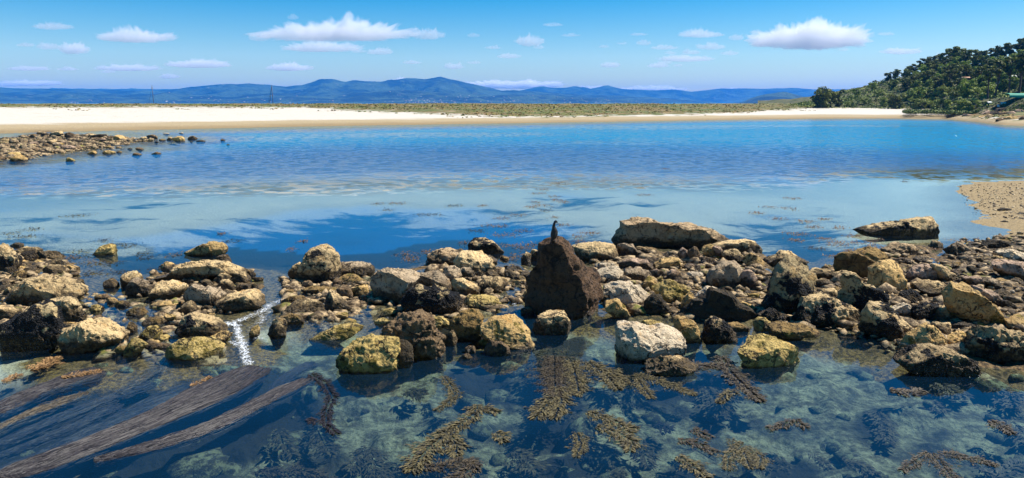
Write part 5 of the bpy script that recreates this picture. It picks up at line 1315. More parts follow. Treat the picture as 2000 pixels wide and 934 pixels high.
# ---------------------------------------------------------------- yachts beyond the dunes: only the masts show
hullm = NT('white_hull'); hullm.bsdf(c4(.8, .8, .8), .3); hullm = hullm.m
mastm = NT('mast_metal'); mastm.bsdf(c4(.05, .05, .06), .4); mastm = mastm.m
def yacht(px, top, Y, lean, label):
    b = at_y(px, 200, Y); tz = at_y(px, top, Y)[2]
    rt = thing('sailing_yacht', label, 'yacht', (b[0], Y, 0))
    V, F = [], []; L = 5.5; n = 12
    for k in range(n + 1):
        u = -1 + 2 * k / n; wd = 1.6 * (1 - abs(u) ** 2.4) + .05
        V += [(L * u, -wd, 1.1), (L * u, -wd * .7, .2), (L * u, 0, -.5), (L * u, wd * .7, .2), (L * u, wd, 1.1)]
    for k in range(n):
        for j in range(4): F.append((k * 5 + j, (k + 1) * 5 + j, (k + 1) * 5 + j + 1, k * 5 + j + 1))
        F.append((k * 5, k * 5 + 4, (k + 1) * 5 + 4, (k + 1) * 5))
    mesh_np('hull', V, F, hullm, rt)
    V, F = [], []; tube(V, F, [(0, 0, 1), (0, 0, tz)], [.30, .22], 8); mesh_np('mast', V, F, mastm, rt)
    V, F = [], []; tube(V, F, [(0, 0, tz * .97), (-5.2, 0, 1.2)], [.08, .08], 5); mesh_np('stay', V, F, mastm, rt)
    V, F = [], []; tube(V, F, [(0, 0, 2.3), (4.2, 0, 2.2)], [.1, .09], 6); mesh_np('boom', V, F, mastm, rt)
    V, F = [], []; tube(V, F, [(-.9, 0, tz * .55), (.9, 0, tz * .55)], [.05, .05], 5); mesh_np('spreader', V, F, mastm, rt)
    if lean:
        V, F = [], []; tube(V, F, [(-.3, 0, tz * .9), (-lean, 0, 1.2)], [.2, .2], 5); mesh_np('furled_sail', V, F, mastm, rt)
yacht(300, 167, 640, 0, 'yacht behind the dunes with a single dark mast, left of the two')
yacht(533, 166, 640, 3.4, 'yacht behind the dunes with mast and slanting furled sail, right of the two')
# ---------------------------------------------------------------- the cormorant
def build_bird():
    V = np.array([CR.matrix_basis @ v.co for v in CR.data.vertices])
    q = at_y(1081.5, 478, CR.location[1])
    m = (abs(V[:, 0] - q[0]) < 0.07) & (abs(V[:, 1] - CR.location[1]) < 0.12)
    z0 = V[m, 2].max() - 0.012 if m.any() else q[2]
    y0 = float(V[m][V[m, 2].argmax(), 1]) if m.any() else CR.location[1]
    black = NT('bird_plumage'); v = black.obj()
    black.bsdf(black.mix(black.ss(black.vor(v, 55), .2, .6), c4(.012, .014, .014), c4(.03, .028, .026)), .5, black.bump(black.vor(v, 60), .4, .01))
    k = at_y(1081.5, 433, y0)[2] - z0; sc = max(k, .5) / 0.60
    rt = thing('cormorant', 'black cormorant perched on the tallest rock, neck bent to preen', 'bird', (q[0], y0, z0))
    rt.scale = (sc, sc, sc)
    def loft(name, pts, m, par, seg=14):
        VV, FF = [], []
        n = len(pts)
        for i, (x, y, z, rx, ry) in enumerate(pts):
            a = np.array(pts[min(i + 1, n - 1)][:3]) - np.array(pts[max(i - 1, 0)][:3]); a = a / np.linalg.norm(a)
            s = np.array((0, 1, 0.)) - a * a[1]; s /= np.linalg.norm(s); u = np.cross(a, s)
            for j in range(seg):
                t_ = 2 * math.pi * j / seg
                VV.append(tuple(np.array((x, y, z)) + u * rx * math.cos(t_) + s * ry * math.sin(t_)))
        for i in range(n - 1):
            for j in range(seg): FF.append((i * seg + j, i * seg + (j + 1) % seg, (i + 1) * seg + (j + 1) % seg, (i + 1) * seg + j))
        for i0, e in ((0, 0), (n - 1, 1)):
            c = len(VV); VV.append(tuple(pts[i0][:3]))
            for j in range(seg): FF.append((i0 * seg + j, i0 * seg + (j + 1) % seg, c, c))
        return mesh_np(name, VV, FF, m, par)
    body = loft('body', [(-.105, -.03, -.06, .012, .03), (-.075, -.02, .0, .02, .04), (-.045, 0, .06, .055, .06), (-.02, 0, .12, .088, .082), (.0, 0, .20, .104, .092), (.008, 0, .28, .096, .084), (.0, 0, .345, .072, .064), (-.014, 0, .40, .050, .046), (-.012, 0, .45, .038, .037),
                  (.0, 0, .50, .034, .033), (.018, 0, .545, .036, .033), (.042, 0, .566, .036, .031), (.066, 0, .552, .030, .026), (.078, 0, .528, .018, .016)], black.m, rt)
    bm_ = NT('bird_bill'); bm_.bsdf(c4(.10, .085, .05), .5)
    loft('beak', [(.076, 0, .532, .014, .012), (.082, -.008, .50, .008, .007), (.080, -.015, .465, .005, .004), (.072, -.018, .455, .003, .003)], bm_.m, rt, 8)
    for s in (-1, 1):
        loft('wing', [(.03, s * .045, .31, .012, .03), (.02, s * .072, .25, .03, .032), (-.005, s * .078, .18, .05, .028), (-.04, s * .066, .10, .042, .02), (-.075, s * .045, .03, .022, .012), (-.095, s * .03, -.015, .006, .006)], black.m, rt, 10)
        loft('leg', [(-.005, s * .035, .09, .016, .016), (.0, s * .037, .05, .011, .011), (.005, s * .038, .012, .009, .009)], black.m, rt, 8)
        for a in (-.55, 0, .55):
            loft('toe', [(.0, s * .038, .012, .009, .008), (.03 * math.cos(a), s * .038 - .045 * math.cos(a) * .5 + .03 * math.sin(a), .008, .006, .006), (.05 * math.cos(a), s * .038 - .06 * math.cos(a) + .05 * math.sin(a), .003, .003, .003)], black.m, rt, 6)
    ev = NT('bird_eye'); ev.bsdf(c4(.02, .12, .08), .1)
    V_, F_ = ico(2)
    for s in (-1, 1): mesh_np('eye', V_ * .006 + np.array((.05, s * .03, .568)), F_, ev.m, rt)
build_bird()

# ---------------------------------------------------------------- seaweed
def weed_mat(name, dark, light, rough=.55):
    t = NT(name); v, oi = rnd_off(t)
    col = t.mix(t.math('ADD', t.math('MULTIPLY', t.ss(t.noise(t.pos(), 9, 4, .7), .36, .62), .35), t.math('MULTIPLY', t.attr('tone'), .9), True), c4(*dark), c4(*light))
    t.bsdf(col, rough, None, .4); return t.m
WM = {'olive': weed_mat('olive_weed', (.008, .008, .006), (.15, .12, .05)), 'brown': weed_mat('brown_weed', (.006, .005, .005), (.095, .072, .040)),
      'purple': weed_mat('purple_weed', (.003, .003, .005), (.030, .024, .026)), 'deep': weed_mat('deep_weed', (.015, .014, .01), (.10, .085, .04)),
      'float': weed_mat('floating_weed', (.06, .03, .01), (.38, .22, .09))}
def wpt(reg, a, b, z):
    x0 = {'1': 0, '2': 500, '3': 1000, '4': 1500}[reg]
    return ground(x0 + a / 3.828, 690 + b / 3.828, z)
def frond(lines, depth, mat, label, reg, dens=1.0, leaf=.055, name='seaweed', group='seaweed clumps under the clear water'):
    """overlapping scale-like blades along branching stems"""
    Vv = []; Ff = []; first = None
    for pts, wd in lines:
        P = np.array([wpt(reg, a, b, 0) for a, b in pts])
        k = P[:, 1].mean() / FPX / 3.828 * 1.05
        W_ = wd * k * 2.3
        seg = np.linalg.norm(np.diff(P, axis=0), axis=1); L = seg.sum(); cum = np.concatenate([[0], np.cumsum(seg)])
        n = int(dens * L * max(W_, .06) * 1500) + 30
        for _ in range(n):
            s = random.random() ** .9 * L; i = min(np.searchsorted(cum, s, 'right') - 1, len(seg) - 1)
            f = (s - cum[i]) / seg[i]; c = P[i] * (1 - f) + P[i + 1] * f
            d = (P[i + 1] - P[i]) / seg[i]; nrm = np.array((-d[1], d[0], 0))
            u = s / L; ww = W_ * (math.sin(math.pi * (u * .80 + .16)) ** .6) * (0.8 + .35 * math.sin(s * 19 + wd))
            off = random.gauss(0, .42); off = max(-1, min(1, off))
            c = c + nrm * off * ww * .5
            c[2] = (-depth - random.random() * .07 + .05 * (1 - abs(off))) if depth > .09 else random.choice((random.uniform(-.008, .012), random.uniform(-.06, .01))) + .006 * (1 - abs(off)) - depth * .06
            dr = d * .8 + nrm * (math.copysign(.45, off) + off * .8) + np.array((random.gauss(0, .14), random.gauss(0, .14), random.gauss(.08, .15))); dr /= np.linalg.norm(dr)
            sd_ = np.cross(dr, (0, 0, 1)); sd_ /= np.linalg.norm(sd_) + 1e-9
            l = leaf * random.uniform(.6, 1.5); b = len(Vv); dr[2] = min(max(dr[2], -.1), .15)
            up = np.array((0, 0, random.uniform(0, .25) * l))
            Vv += [c, c + dr * l * .5 + sd_ * l * .15 + up, c + dr * l, c + dr * l * .5 - sd_ * l * .15 + up]
            Ff.append((b, b + 1, b + 2, b + 3))
        # the stem
        b = len(Vv)
        for i in range(len(P)):
            Vv += [P[i] + np.array((0, 0, -depth - .05)), P[i] + np.array((.02, .02, -depth - .05))]
        for i in range(len(P) - 1): Ff.append((b + 2 * i, b + 2 * i + 1, b + 2 * i + 3, b + 2 * i + 2))
    Vv = np.array(Vv)
    o = mesh_np(name, Vv, Ff, WM[mat], loc=Vv.mean(0), smooth=False, attrs={'tone': np.repeat(rng.random(len(Vv) // 4 + 1) ** 1.6, 4)[:len(Vv)]})
    tag(o, label, 'seaweed', group)
FR = [('2', [([(1400, 170), (1450, 240), (1490, 310), (1430, 380), (1350, 430)], 60)], .03, 'olive', 'curling tail of weed left of the largest yellow-brown frond'),
 ('2', [([(1660, 385), (1640, 440), (1580, 500), (1480, 570), (1380, 600)], 80), ([(1640, 390), (1720, 420), (1800, 445)], 55), ([(1440, 600), (1300, 700), (1220, 800), (1160, 890)], 130), ([(1450, 600), (1500, 700), (1500, 780)], 80)], .04, 'olive', 'largest yellow-brown frond clump at the bottom centre'),
 ('2', [([(1250, 860), (1400, 850), (1550, 800), (1660, 850)], 90), ([(1650, 800), (1600, 880), (1450, 950)], 90)], .05, 'brown', 'weed arching right along the bottom under the largest frond clump'),
 ('2', [([(400, 150), (520, 230), (570, 330), (530, 420), (520, 530), (600, 605)], 48)], .02, 'purple', 'long dark purple ribbon of weed hanging down, left of centre'),
 ('2', [([(840, 590), (760, 680), (690, 760)], 80), ([(840, 600), (880, 720), (960, 830)], 110)], .25, 'deep', 'dim clump of weed deep under water right of the purple ribbon'),
 ('2', [([(1780, 590), (1830, 620), (1850, 665)], 55)], .04, 'olive', 'small bright tuft right of the largest frond clump'),
 ('2', [([(-20, 840), (150, 860), (330, 840), (470, 890), (600, 940)], 110)], .10, 'brown', 'dark weed bed rising at the bottom edge, left of centre'),
 ('2', [([(470, 500), (400, 515)], 50)], .08, 'purple', 'tiny purple tuft left of the purple ribbon'),
 ('3', [([(320, 20), (320, 200), (330, 330)], 170)], .02, 'brown', 'dark weed curtain hanging below the square block under the tower'),
 ('3', [([(310, 320), (250, 400), (180, 490)], 110), ([(350, 250), (370, 350), (320, 490)], 90)], .04, 'olive', 'forked tip of weed below the dark curtain'),
 ('3', [([(440, 50), (480, 180), (500, 290), (470, 310)], 120)], .03, 'olive', 'broad olive frond right of the dark curtain'),
 ('3', [([(560, 60), (700, 160), (790, 270)], 110), ([(700, 120), (860, 230)], 80)], .03, 'olive', 'spreading frond pointing down right, left of the flat scaly stone'),
 ('3', [([(900, 160), (1050, 190), (1200, 250), (1370, 310)], 80), ([(930, 180), (980, 260), (1040, 340)], 65)], .03, 'olive', 'long jagged frond below the flat scaly stone'),
 ('3', [([(1560, 20), (1640, 150), (1760, 270), (1860, 360)], 90), ([(1250, 130), (1450, 90), (1600, 100)], 80)], .03, 'brown', 'sprawling frond below the yellow pool boulder'),
 ('3', [([(1690, 280), (1600, 310), (1550, 370)], 50)], .04, 'olive', 'short side frond left of the sprawling one'),
 ('3', [([(550, 440), (720, 490), (840, 550), (930, 570)], 80), ([(620, 550), (780, 590), (900, 660), (880, 730)], 100)], .06, 'olive', 'big two-lobed frond clump right of the forked tip'),
 ('3', [([(480, 590), (520, 680), (480, 775)], 80)], .08, 'olive', 'small feather of weed left below the two-lobed clump'),
 ('3', [([(1330, 560), (1480, 630)], 40)], .08, 'brown', 'uppermost thin frond of the bottom right trio'),
 ('3', [([(1230, 650), (1380, 670), (1510, 745)], 65)], .08, 'brown', 'middle frond of the bottom right trio'),
 ('3', [([(1230, 765), (1340, 830), (1450, 930)], 90)], .06, 'olive', 'lowest and largest frond of the bottom right trio'),
 ('3', [([(1590, 660), (1720, 680)], 50), ([(1730, 690), (1620, 760), (1610, 870)], 75), ([(1720, 700), (1860, 770), (1850, 860)], 75), ([(1720, 710), (1780, 860)], 75)], .05, 'olive', 'tree-shaped frond clump alone at the bottom, right of the trio'),
 ('3', [([(470, 880), (620, 920), (800, 910), (1010, 925)], 60)], .15, 'deep', 'dark weed fringe along the bottom edge, centre right'),
 ('3', [([(730, 860), (840, 845)], 45)], .1, 'deep', 'dark knob of weed above the bottom fringe'),
 ('3', [([(-10, 620), (100, 680), (180, 770)], 130)], .25, 'deep', 'dim purplish weed mound at the bottom, right of the largest fronds'),
 ('3', [([(1060, 450), (1180, 490)], 60)], .2, 'purple', 'faint purple tuft on the pale bottom in the centre right'),
 ('4', [([(900, 280), (1040, 300), (1150, 285)], 60)], .03, 'brown', 'brown mat of weed just under the surface below the oval shore boulder'),
 ('4', [([(1650, 500), (1760, 560), (1820, 600)], 80)], .06, 'brown', 'brown tuft of weed near the right edge'),
 ('4', [([(190, 490), (120, 540), (20, 565)], 40), ([(190, 490), (280, 560)], 40)], .06, 'brown', 'arched sprig of weed at the bottom, right of the tree-shaped clump'),
 ('4', [([(1200, 740), (1100, 820), (1000, 880)], 60), ([(1210, 745), (1300, 840), (1380, 940)], 90), ([(1260, 745), (1500, 780), (1700, 840)], 80)], .08, 'brown', 'ridge-like weed mass at the bottom right'),
 ('4', [([(1700, 850), (1800, 780), (1914, 740)], 120)], .2, 'deep', 'weedy mound in the bottom right corner'),
 ('4', [([(320, 720), (380, 710), (460, 790)], 45)], .15, 'deep', 'small dark sprig low in the right pool'),
 ('4', [([(80, 700), (130, 800)], 40)], .15, 'deep', 'small upright dark weed at the bottom, left of the dark sprig'),
 ('4', [([(560, 720), (700, 740), (800, 820)], 60)], .2, 'deep', 'dim flat weed low in the middle of the right pool'),
 ('1', [([(215, 130), (330, 100), (400, 40)], 90)], -.03, 'float', 'golden-brown wrack lying at the surface below the great mussel wedge'),
 ('1', [([(450, 190), (600, 160), (750, 140)], 60)], -.02, 'float', 'second golden-brown wrack patch floating right of the first at lower left'),
 ('1', [([(10, 225), (80, 190), (140, 165)], 40)], -.02, 'float', 'orange-tipped scrap of wrack at the left edge'),
 ('1', [([(1420, 250), (1500, 215), (1570, 180)], 30)], -.02, 'float', 'thin golden scrap of wrack on the dark streaming weed'),
 ('1', [([(440, 850), (540, 820), (640, 860), (860, 910)], 50)], .3, 'deep', 'dim finger of weed under water at the bottom left'),
]
for i_, (rg_, ln, dp, m_, lb) in enumerate(FR): frond(ln, dp, m_, lb, rg_, leaf=(.05, .085, .065, .075)[i_ % 4] if dp < .2 else .10, dens=(1.9, 1.0, 1.4, 1.15)[i_ % 4] if dp < .2 else .6)
rq = random.Random(77)
for i_ in range(26):
    rg_ = rq.choice('223344'); x, y = rq.uniform(60, 1850), rq.uniform(150, 900); a = rq.uniform(.2, 1.4); L_ = rq.uniform(110, 260)
    frond([([(x, y), (x + L_ * .5 * math.cos(a) + rq.uniform(-30, 30), y + L_ * .5 * math.sin(a)), (x + L_ * math.cos(a), y + L_ * math.sin(a))], rq.uniform(50, 110))], rq.uniform(.12, .28), 'deep', 'dim weed clump lying deep in the clear front pool', rg_, leaf=rq.uniform(.06, .11), dens=.8, group='dim weed clumps deep in the front pool')
frond([([(300, -60), (330, 60), (330, 200)], 330)], .10, 'deep', 'dark weed bed spreading below the tallest rock', '3', leaf=.08, dens=1.2)

def stream(pts, wd, n, depth, mat, label):
    """weed combed out by the current: many thin ribbons side by side"""
    P = np.array([wpt('1', a, b, 0) for a, b in pts]); k = P[:, 1].mean() / FPX / 3.828 * 1.2
    # smooth the centre line
    for _ in range(3):
        Q = [P[0]]
        for i in range(len(P) - 1): Q += [P[i] * .75 + P[i + 1] * .25, P[i] * .25 + P[i + 1] * .75]
        Q.append(P[-1]); P = np.array(Q)
    T_ = np.gradient(P, axis=0); T_ /= np.linalg.norm(T_, axis=1)[:, None]; N_ = np.stack([-T_[:, 1], T_[:, 0], T_[:, 2] * 0], 1)
    m = len(P); Vv, Ff, tone = [], [], []; wd = wd * .82 if wd > 300 else wd * .85; ns = 13 if wd > 150 else 6; subs = [(-1 + 2 * (j + .5) / ns) * .95 + random.gauss(0, .05) for j in range(ns)]; subs = [v for v in subs for _ in range(random.choice((1, 1, 2, 4)))]
    for r in range(n):
        s0 = random.random() ** 1.25 * .8; s1 = min(1, s0 + random.uniform(.18, .5)); i0, i1 = int(s0 * (m - 1)), max(int(s1 * (m - 1)), int(s0 * (m - 1)) + 3); i1 = min(i1, m - 1)
        off = subs[random.randrange(len(subs))] + random.gauss(0, .045); ph = random.uniform(0, 6.28); tv = random.random() ** 3 * 1.5; fq = random.uniform(4, 11); hw = random.uniform(.003, .009); dz = -depth + random.choice((random.uniform(-.01, .012), random.uniform(-.07, 0)))
        b = len(Vv); cnt = 0
        for i in range(i0, i1 + 1):
            u = i / (m - 1); ww = wd * k * (1 - .72 * u ** 1.3) * min(1, .45 + u * 2.5) * (1 + .18 * math.sin(u * 9 + wd))
            c = P[i] + N_[i] * (off * ww * .55 + .05 * math.sin(u * fq * 2.2 + ph) + .012 * math.sin(u * fq * 9 + ph)) + np.array((0, 0, dz + .012 * math.sin(u * 31 + ph)))
            e = hw * (1 - (i - i0) / (i1 - i0 + 1) * .8)
            Vv += [c - N_[i] * e + np.array((0, 0, .002)), c + N_[i] * e - np.array((0, 0, .002))]; cnt += 1; tone += [tv, tv]
        for j in range(cnt - 1): Ff.append((b + 2 * j, b + 2 * j + 1, b + 2 * j + 3, b + 2 * j + 2))
    Vv = np.array(Vv); o = mesh_np('streaming_seaweed', Vv, Ff, WM[mat], loc=Vv.mean(0), smooth=False, attrs={'tone': tone}); tag(o, label, 'seaweed', 'weed combed out by the current')
stream([(1950, 100), (1650, 260), (1300, 430), (900, 600), (500, 760), (200, 860), (0, 930)], 422, 3037, .005, 'purple', 'widest mane of dark weed streaming to the bottom left corner')
stream([(2300, 190), (1980, 345), (1680, 505), (1320, 640), (1000, 730), (700, 800)], 195, 1417, .005, 'purple', 'narrow mane of dark weed along the lower edge of the widest one')
stream([(1750, 160), (1350, 300), (950, 470), (560, 640), (180, 790), (-60, 880)], 150, 620, .03, 'purple', 'wide dim mane of weed filling the gap left of the widest one')
stream([(1150, 200), (850, 300), (520, 430), (200, 560), (-80, 680)], 150, 480, .05, 'purple', 'sunken mane of weed in the middle of the lower left water')
stream([(900, 360), (600, 500), (300, 620), (-60, 760)], 120, 380, .05, 'purple', 'lowest of the sunken manes reaching the left edge')
stream([(1900, 420), (1600, 560), (1350, 640)], 60, 150, .01, 'purple', 'short fringe of weed under the narrow mane')
stream([(1500, 200), (1100, 360), (700, 560), (350, 720), (0, 900)], 178, 769, .06, 'purple', 'dim mane of weed above the widest one')
stream([(760, 120), (500, 200), (250, 290), (0, 420), (-100, 470)], 275, 1417, .01, 'purple', 'mane of weed streaming to the left edge')
stream([(650, 290), (400, 380), (150, 470), (-80, 590)], 130, 648, .01, 'brown', 'thin yellowish mane just under the one at the left edge')
stream([(2350, 60), (2200, 120), (2050, 250), (1990, 400)], 113, 405, .03, 'purple', 'short dark mane under the flat algae stone')
stream([(1200, 90), (1000, 220), (880, 300)], 97, 303, .02, 'brown', 'short brown mane left of the cascade')

# weed floating on the calm lagoon: every patch by itself
FL = [(152,421,50,'brown'),(775,397,34,'float'),(735,398,12,'float'),(757,410,16,'brown'),(835,420,54,'brown'),(885,402,30,'brown'),(940,402,12,'float'),(978,427,20,'float'),(1050,378,22,'float'),(1060,371,18,'float'),(1081,384,16,'float'),(1085,391,9,'float'),
 (1099,395,14,'float'),(1092,357,16,'float'),(1057,402,30,'float'),(1068,412,14,'brown'),(1081,425,10,'float'),(947,441,14,'float'),(930,451,26,'brown'),(978,443,18,'float'),(1010,420,22,'float'),(985,460,48,'float'),(905,475,8,'float'),
 (590,472,8,'float'),(567,488,8,'float'),(790,498,28,'float'),(800,508,22,'float'),(828,493,12,'float'),(60,448,30,'brown'),(20,456,28,'brown'),(45,463,36,'brown'),(152,491,36,'brown'),(168,500,26,'brown'),(135,505,20,'float'),(175,512,24,'float'),(205,515,50,'brown'),
 (182,534,24,'brown'),(228,533,20,'brown'),(203,470,24,'brown'),(232,478,18,'brown'),(257,480,9,'brown'),(283,505,14,'brown'),(280,495,22,'brown'),(338,499,12,'float'),(432,457,10,'float'),(452,472,24,'brown'),(298,529,22,'brown'),
 (1246,361,14,'float'),(1257,381,24,'float'),(1130,463,10,'float'),(1128,473,26,'float'),(1150,455,34,'float'),(1022,486,14,'float'),(1033,478,12,'float'),(1300,330,8,'float'),(1548,388,30,'float'),(1765,355,8,'brown'),
 (1520,428,20,'float'),(1608,429,14,'float'),(1575,433,26,'float'),(1590,445,22,'float'),(1637,446,16,'float'),(1560,458,44,'float'),(1610,468,22,'float'),(1640,475,32,'float'),(1632,479,24,'float'),(1690,476,34,'float'),(1660,490,20,'float'),(1595,486,18,'brown'),
 (1665,462,20,'float'),(1700,468,18,'float'),(1710,484,16,'float'),(1553,470,18,'float'),(1625,501,12,'float'),(1690,455,12,'float'),(1810,500,34,'float'),(1835,509,28,'float'),(1850,497,14,'float'),(1870,470,24,'float'),(1815,487,24,'float'),(1500,405,18,'float'),(1478,417,24,'float'),(1540,408,16,'float'),
 (1100,440,20,'float'),(1035,405,14,'float'),(1045,395,12,'float'),(1020,452,22,'float'),(998,480,24,'float'),(1015,500,20,'float'),(990,507,18,'float')]
lm = [(a['x'], a['y'], a['key']) for a in ROCKS if a['key'] and a['y'] < 545 and a['y'] > 400] + [(1083, 452, 'the cormorant'), (1955, 372, 'the sandy spit'), (400, 440, 'the pale sandy shallows'), (850, 415, 'the middle of the lagoon'), (1250, 370, 'the calm right part')]
usedf = {}
for i_, (x, y, w_, m_) in enumerate(FL):
    c = ground(x, y, 0); k = c[1] / FPX; Wd = w_ * k; Dp = max(Wd * .8, .25) * random.uniform(.8, 1.3)
    Vv, Ff = [], []
    n = int(40 + Wd * 95)
    nst = max(2, int(Wd * 4.5) + 1); ce = [((j / max(nst - 1, 1) - .5) * Wd * .75, random.gauss(0, .10) * Dp) for j in range(nst)]
    for _ in range(n):
        q = random.choice(ce); px_, py_ = c[0] + q[0] + random.gauss(0, .10 + .05 * Wd), c[1] + q[1] + random.gauss(0, .16 + .08 * Dp)
        a = random.gauss(.3, .9); l = random.uniform(.05, .14) * (1 + y0_ if False else 1); hw = random.uniform(.012, .03); z = random.uniform(-.025, .03)
        d = np.array((math.cos(a), math.sin(a), random.uniform(-.05, .5))); s = np.array((-math.sin(a), math.cos(a), 0)) * hw; p0 = np.array((px_, py_, z)); b = len(Vv)
        Vv += [p0, p0 + d * l * .5 + s, p0 + d * l, p0 + d * l * .5 - s]; Ff.append((b, b + 1, b + 2, b + 3))
    o = mesh_np('floating_seaweed', np.array(Vv), Ff, WM[m_], loc=c, smooth=False)
    a = min(lm, key=lambda q: math.hypot(q[0] - x, (q[1] - y) * 1.6)); dx, dy = x - a[0], (y - a[1]) * 1.6
    rel = ('right of' if dx > 0 else 'left of') if abs(dx) > abs(dy) else ('in front of' if dy > 0 else 'beyond')
    sz = 'tiny speck' if w_ < 13 else 'small patch' if w_ < 24 else 'wide patch'
    far = 'far' if math.hypot(dx, dy) > 80 else 'just'
    lab = '%s of %s weed floating %s %s %s' % (sz, 'dark brown' if m_ == 'brown' else 'golden-brown', far, rel, a[2])
    tag(o, lab, 'seaweed', 'weed patches floating on the lagoon')

# ---------------------------------------------------------------- rubble between the boulders and foam
rs = np.random.default_rng(21)
V_, F_ = ico(1)
def pebbles(polys, smin, smax, zr=(-.04, .06), fl=1.0):
    gx = []
    for poly, m in polys:
        pl = [tuple(map(float, p.split(','))) for p in poly.split()]; xs = [p[0] for p in pl]; ys = [p[1] for p in pl]
        x, y = rs.uniform(min(xs), max(xs), m * 5), rs.uniform(min(ys), max(ys), m * 5)
        ok = np.nonzero(poly_sd(pl, x, y) > 0)[0][:m]
        gx += [ground(x[j], y[j]) for j in ok]
    G = np.array(gx); n = len(G); G[:, 2] = seabed_z(G[:, 0], G[:, 1]) + rs.uniform(zr[0], zr[1], n)
    s = rs.uniform(smin, smax, n) * (.5 + rs.random(n) ** 2)
    Q = V_[None] * (1 + .28 * rs.normal(size=(n, len(V_), 1))) * np.stack([s * rs.uniform(.8, 1.4, n), s * rs.uniform(.7, 1.2, n), s * fl * rs.uniform(.45, .8, n)], 1)[:, None]
    an = rs.uniform(0, 6.28, n)[:, None]; ca, sa = np.cos(an), np.sin(an)
    Q = np.stack([Q[..., 0] * ca - Q[..., 1] * sa, Q[..., 0] * sa + Q[..., 1] * ca, Q[..., 2]], 2) + G[:, None]
    FF = (F_[None] + (np.arange(n) * len(V_))[:, None, None]).reshape(-1, 3)
    return Q.reshape(-1, 3), FF
t = NT('rubble_mat'); p = t.pos()
col = t.mix(t.ss(t.vor(p, 7.0, 'F1', 1), .3, .7) if False else t.ss(t.noise(p, 5.5, 3, .6), .40, .60), c4(.07, .045, .022), c4(.42, .30, .16))
col = t.mix(t.ss(t.noise(p, 30, 4, .7), .56, .62), col, c4(.04, .03, .02))
col = t.mix(t.ss(t.noise(p, 2.0, 4, .6), .60, .68), col, c4(.16, .15, .03))
t.bsdf(col, .8, t.bump(t.noise(p, 30, 4, .7), .8, .02))
VV, FF = pebbles([('1150,500 1480,498 1500,610 1340,622 1185,605', 900), ('1480,535 1640,520 1700,490 1850,500 2000,490 2000,680 1800,700 1640,650 1480,625', 1500), ('840,525 1030,525 1040,580 880,640 720,600 700,570', 500),
                  ('0,495 135,505 160,570 0,640', 350), ('285,535 490,530 510,590 400,625 290,600', 350), ('150,570 300,575 440,660 420,700 180,690', 420), ('555,540 720,535 730,610 640,640 540,610', 420),
                  ('1880,465 2000,455 2000,500 1870,500', 160), ('2000,475 2350,480 2450,740 2000,700', 1300), ('-200,490 0,495 0,640 -250,660', 300)], .045, .18)
V2_, F2_ = pebbles([('0,270 90,262 230,266 262,274 232,290 100,302 60,312 0,316', 950), ('232,268 330,270 340,276 232,280', 120)], .14, .50, (-.12, .16), .7)
F2_ = F2_ + len(VV); VV = np.concatenate([VV, V2_]); FF = np.concatenate([FF, F2_])
kind(mesh_np('rubble', VV, FF, t.m, smooth=False), 'stuff', 'brown and tan rubble filling the gaps between the boulders')
VV, FF = pebbles([('1870,362 2200,356 2200,460 1900,420 1880,390', 2200)], .02, .05, (-.01, .03))
t = NT('shingle_mat'); t.bsdf(t.mix(t.ss(t.noise(t.pos(), 3, 2), .45, .6), c4(.10, .075, .05), c4(.62, .48, .30)), .8)
kind(mesh_np('shingle', VV, FF, t.m, smooth=False), 'stuff', 'small stones strewn over the sandy spit')

VV, FF = pebbles([('0,690 400,700 900,700 1300,690 2000,700 2200,960 -200,960', 230)], .08, .30, (-.10, .05))
t = NT('drowned_stone_mat'); p = t.pos()
t.bsdf(t.mix(t.ss(t.noise(p, 8, 6, .72), .42, .58), c4(.03, .03, .02), c4(.16, .18, .10)), .9, t.bump(t.noise(p, 14, 6, .7), 1, .04))
kind(mesh_np('drowned_stones', VV, FF, t.m), 'stuff', 'algae-grown stones on the bottom of the clear pool')
t = NT('foam_mat'); t.bsdf(c4(.85, .87, .88), .6)

# a lacy sheet of foam lying on the moving water, thickest along the chutes
FLN = [([(441, 632), (463, 638), (466, 655), (474, 672), (478, 690), (480, 702), (486, 712)], .14, .95), ([(486, 708), (478, 720), (468, 732), (458, 742)], .07, .55), ([(562, 584), (530, 595), (505, 612), (480, 622), (445, 636)], .24, .80),
       ([(560, 600), (520, 610), (500, 640), (505, 662)], .20, .70), ([(452, 668), (470, 680)], .10, .8), ([(632, 590), (636, 612)], .07, .8), ([(560, 590), (640, 640), (700, 640), (760, 620)], .55, .42), ([(610, 575), (700, 590)], .35, .45),
       ([(1004, 592), (1008, 612), (1012, 630), (1030, 645)], .10, .8), ([(985, 580), (1010, 595)], .40, .5), ([(300, 620), (350, 650), (330, 690), (280, 700)], .5, .42), ([(230, 600), (260, 630), (300, 600)], .4, .42),
       ([(560, 680), (600, 715), (640, 740)], .5, .34), ([(1045, 680), (1080, 700), (1130, 700)], .35, .36), ([(480, 700), (420, 770), (330, 830)], .45, .30)]
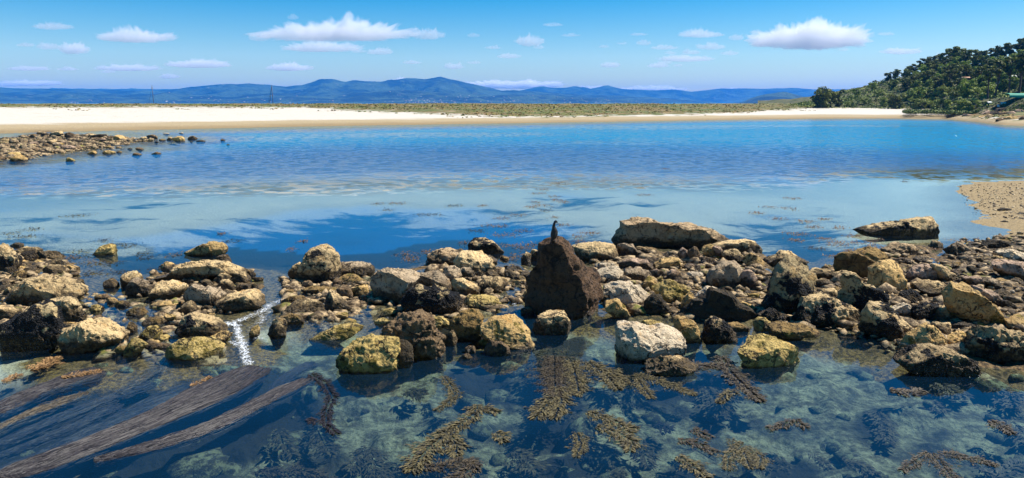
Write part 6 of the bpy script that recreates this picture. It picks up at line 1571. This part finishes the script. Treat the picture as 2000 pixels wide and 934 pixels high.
gx, gy = np.meshgrid(np.arange(-9.2, 1.8, .045), np.arange(11.6, 18.6, .045), indexing='ij'); sh = gx.shape; gx, gy = gx.ravel(), gy.ravel()
m_ = np.zeros_like(gx)
for pts, wd, st in FLN:
    P = np.array([ground(a, b)[:2] for a, b in pts])
    for i in range(len(P) - 1):
        e = P[i + 1] - P[i]; t_ = np.clip(((gx - P[i, 0]) * e[0] + (gy - P[i, 1]) * e[1]) / (e @ e), 0, 1)
        dd = np.hypot(gx - P[i, 0] - t_ * e[0], gy - P[i, 1] - t_ * e[1])
        m_ = np.maximum(m_, st * np.exp(-(dd / wd) ** 2))
idx = np.arange(sh[0] * sh[1]).reshape(sh)
q = np.stack([idx[:-1, :-1], idx[1:, :-1], idx[1:, 1:], idx[:-1, 1:]], 2).reshape(-1, 4)
q = q[(m_[q].max(1) > .06)]
us = np.unique(q); rm = -np.ones(len(gx), int); rm[us] = np.arange(len(us))
Vf = np.stack([gx, gy, .010 + .02 * m_ * (.5 + .5 * fbm(np.stack([gx * 5, gy * 5, gx * 0], 1), 3, 3))], 1)[us]
t = NT('foam_mat'); p = t.pos()
n1 = t.noise(t.scale(p, (1, .7, 1)), 9, 6, .72, .6); n2 = t.noise(p, 30, 4, .7)
v1 = t.vor(p, 16, 'DISTANCE_TO_EDGE')
lace = t.math('ADD', t.math('MULTIPLY', n1, .55), t.math('ADD', t.math('MULTIPLY', n2, .35), t.math('MULTIPLY', t.ss(v1, .16, 0.0), .16)))
al = t.ss(t.math('ADD', lace, t.math('MULTIPLY', t.attr('thick'), .40)), .79, .97)
df = t.n('ShaderNodeBsdfDiffuse', ins={'Color': c4(.62, .66, .70)}); tp = t.n('ShaderNodeBsdfTransparent')
mx = t.n('ShaderNodeMixShader', ins={0: al, 1: tp.outputs[0], 2: df.outputs[0]}); t.link(mx.outputs[0], t.out.inputs[0])
kind(mesh_np('foam', Vf, rm[q], t.m, attrs={'thick': m_[us]}), 'stuff', 'white foam of the little cascade between the boulders')
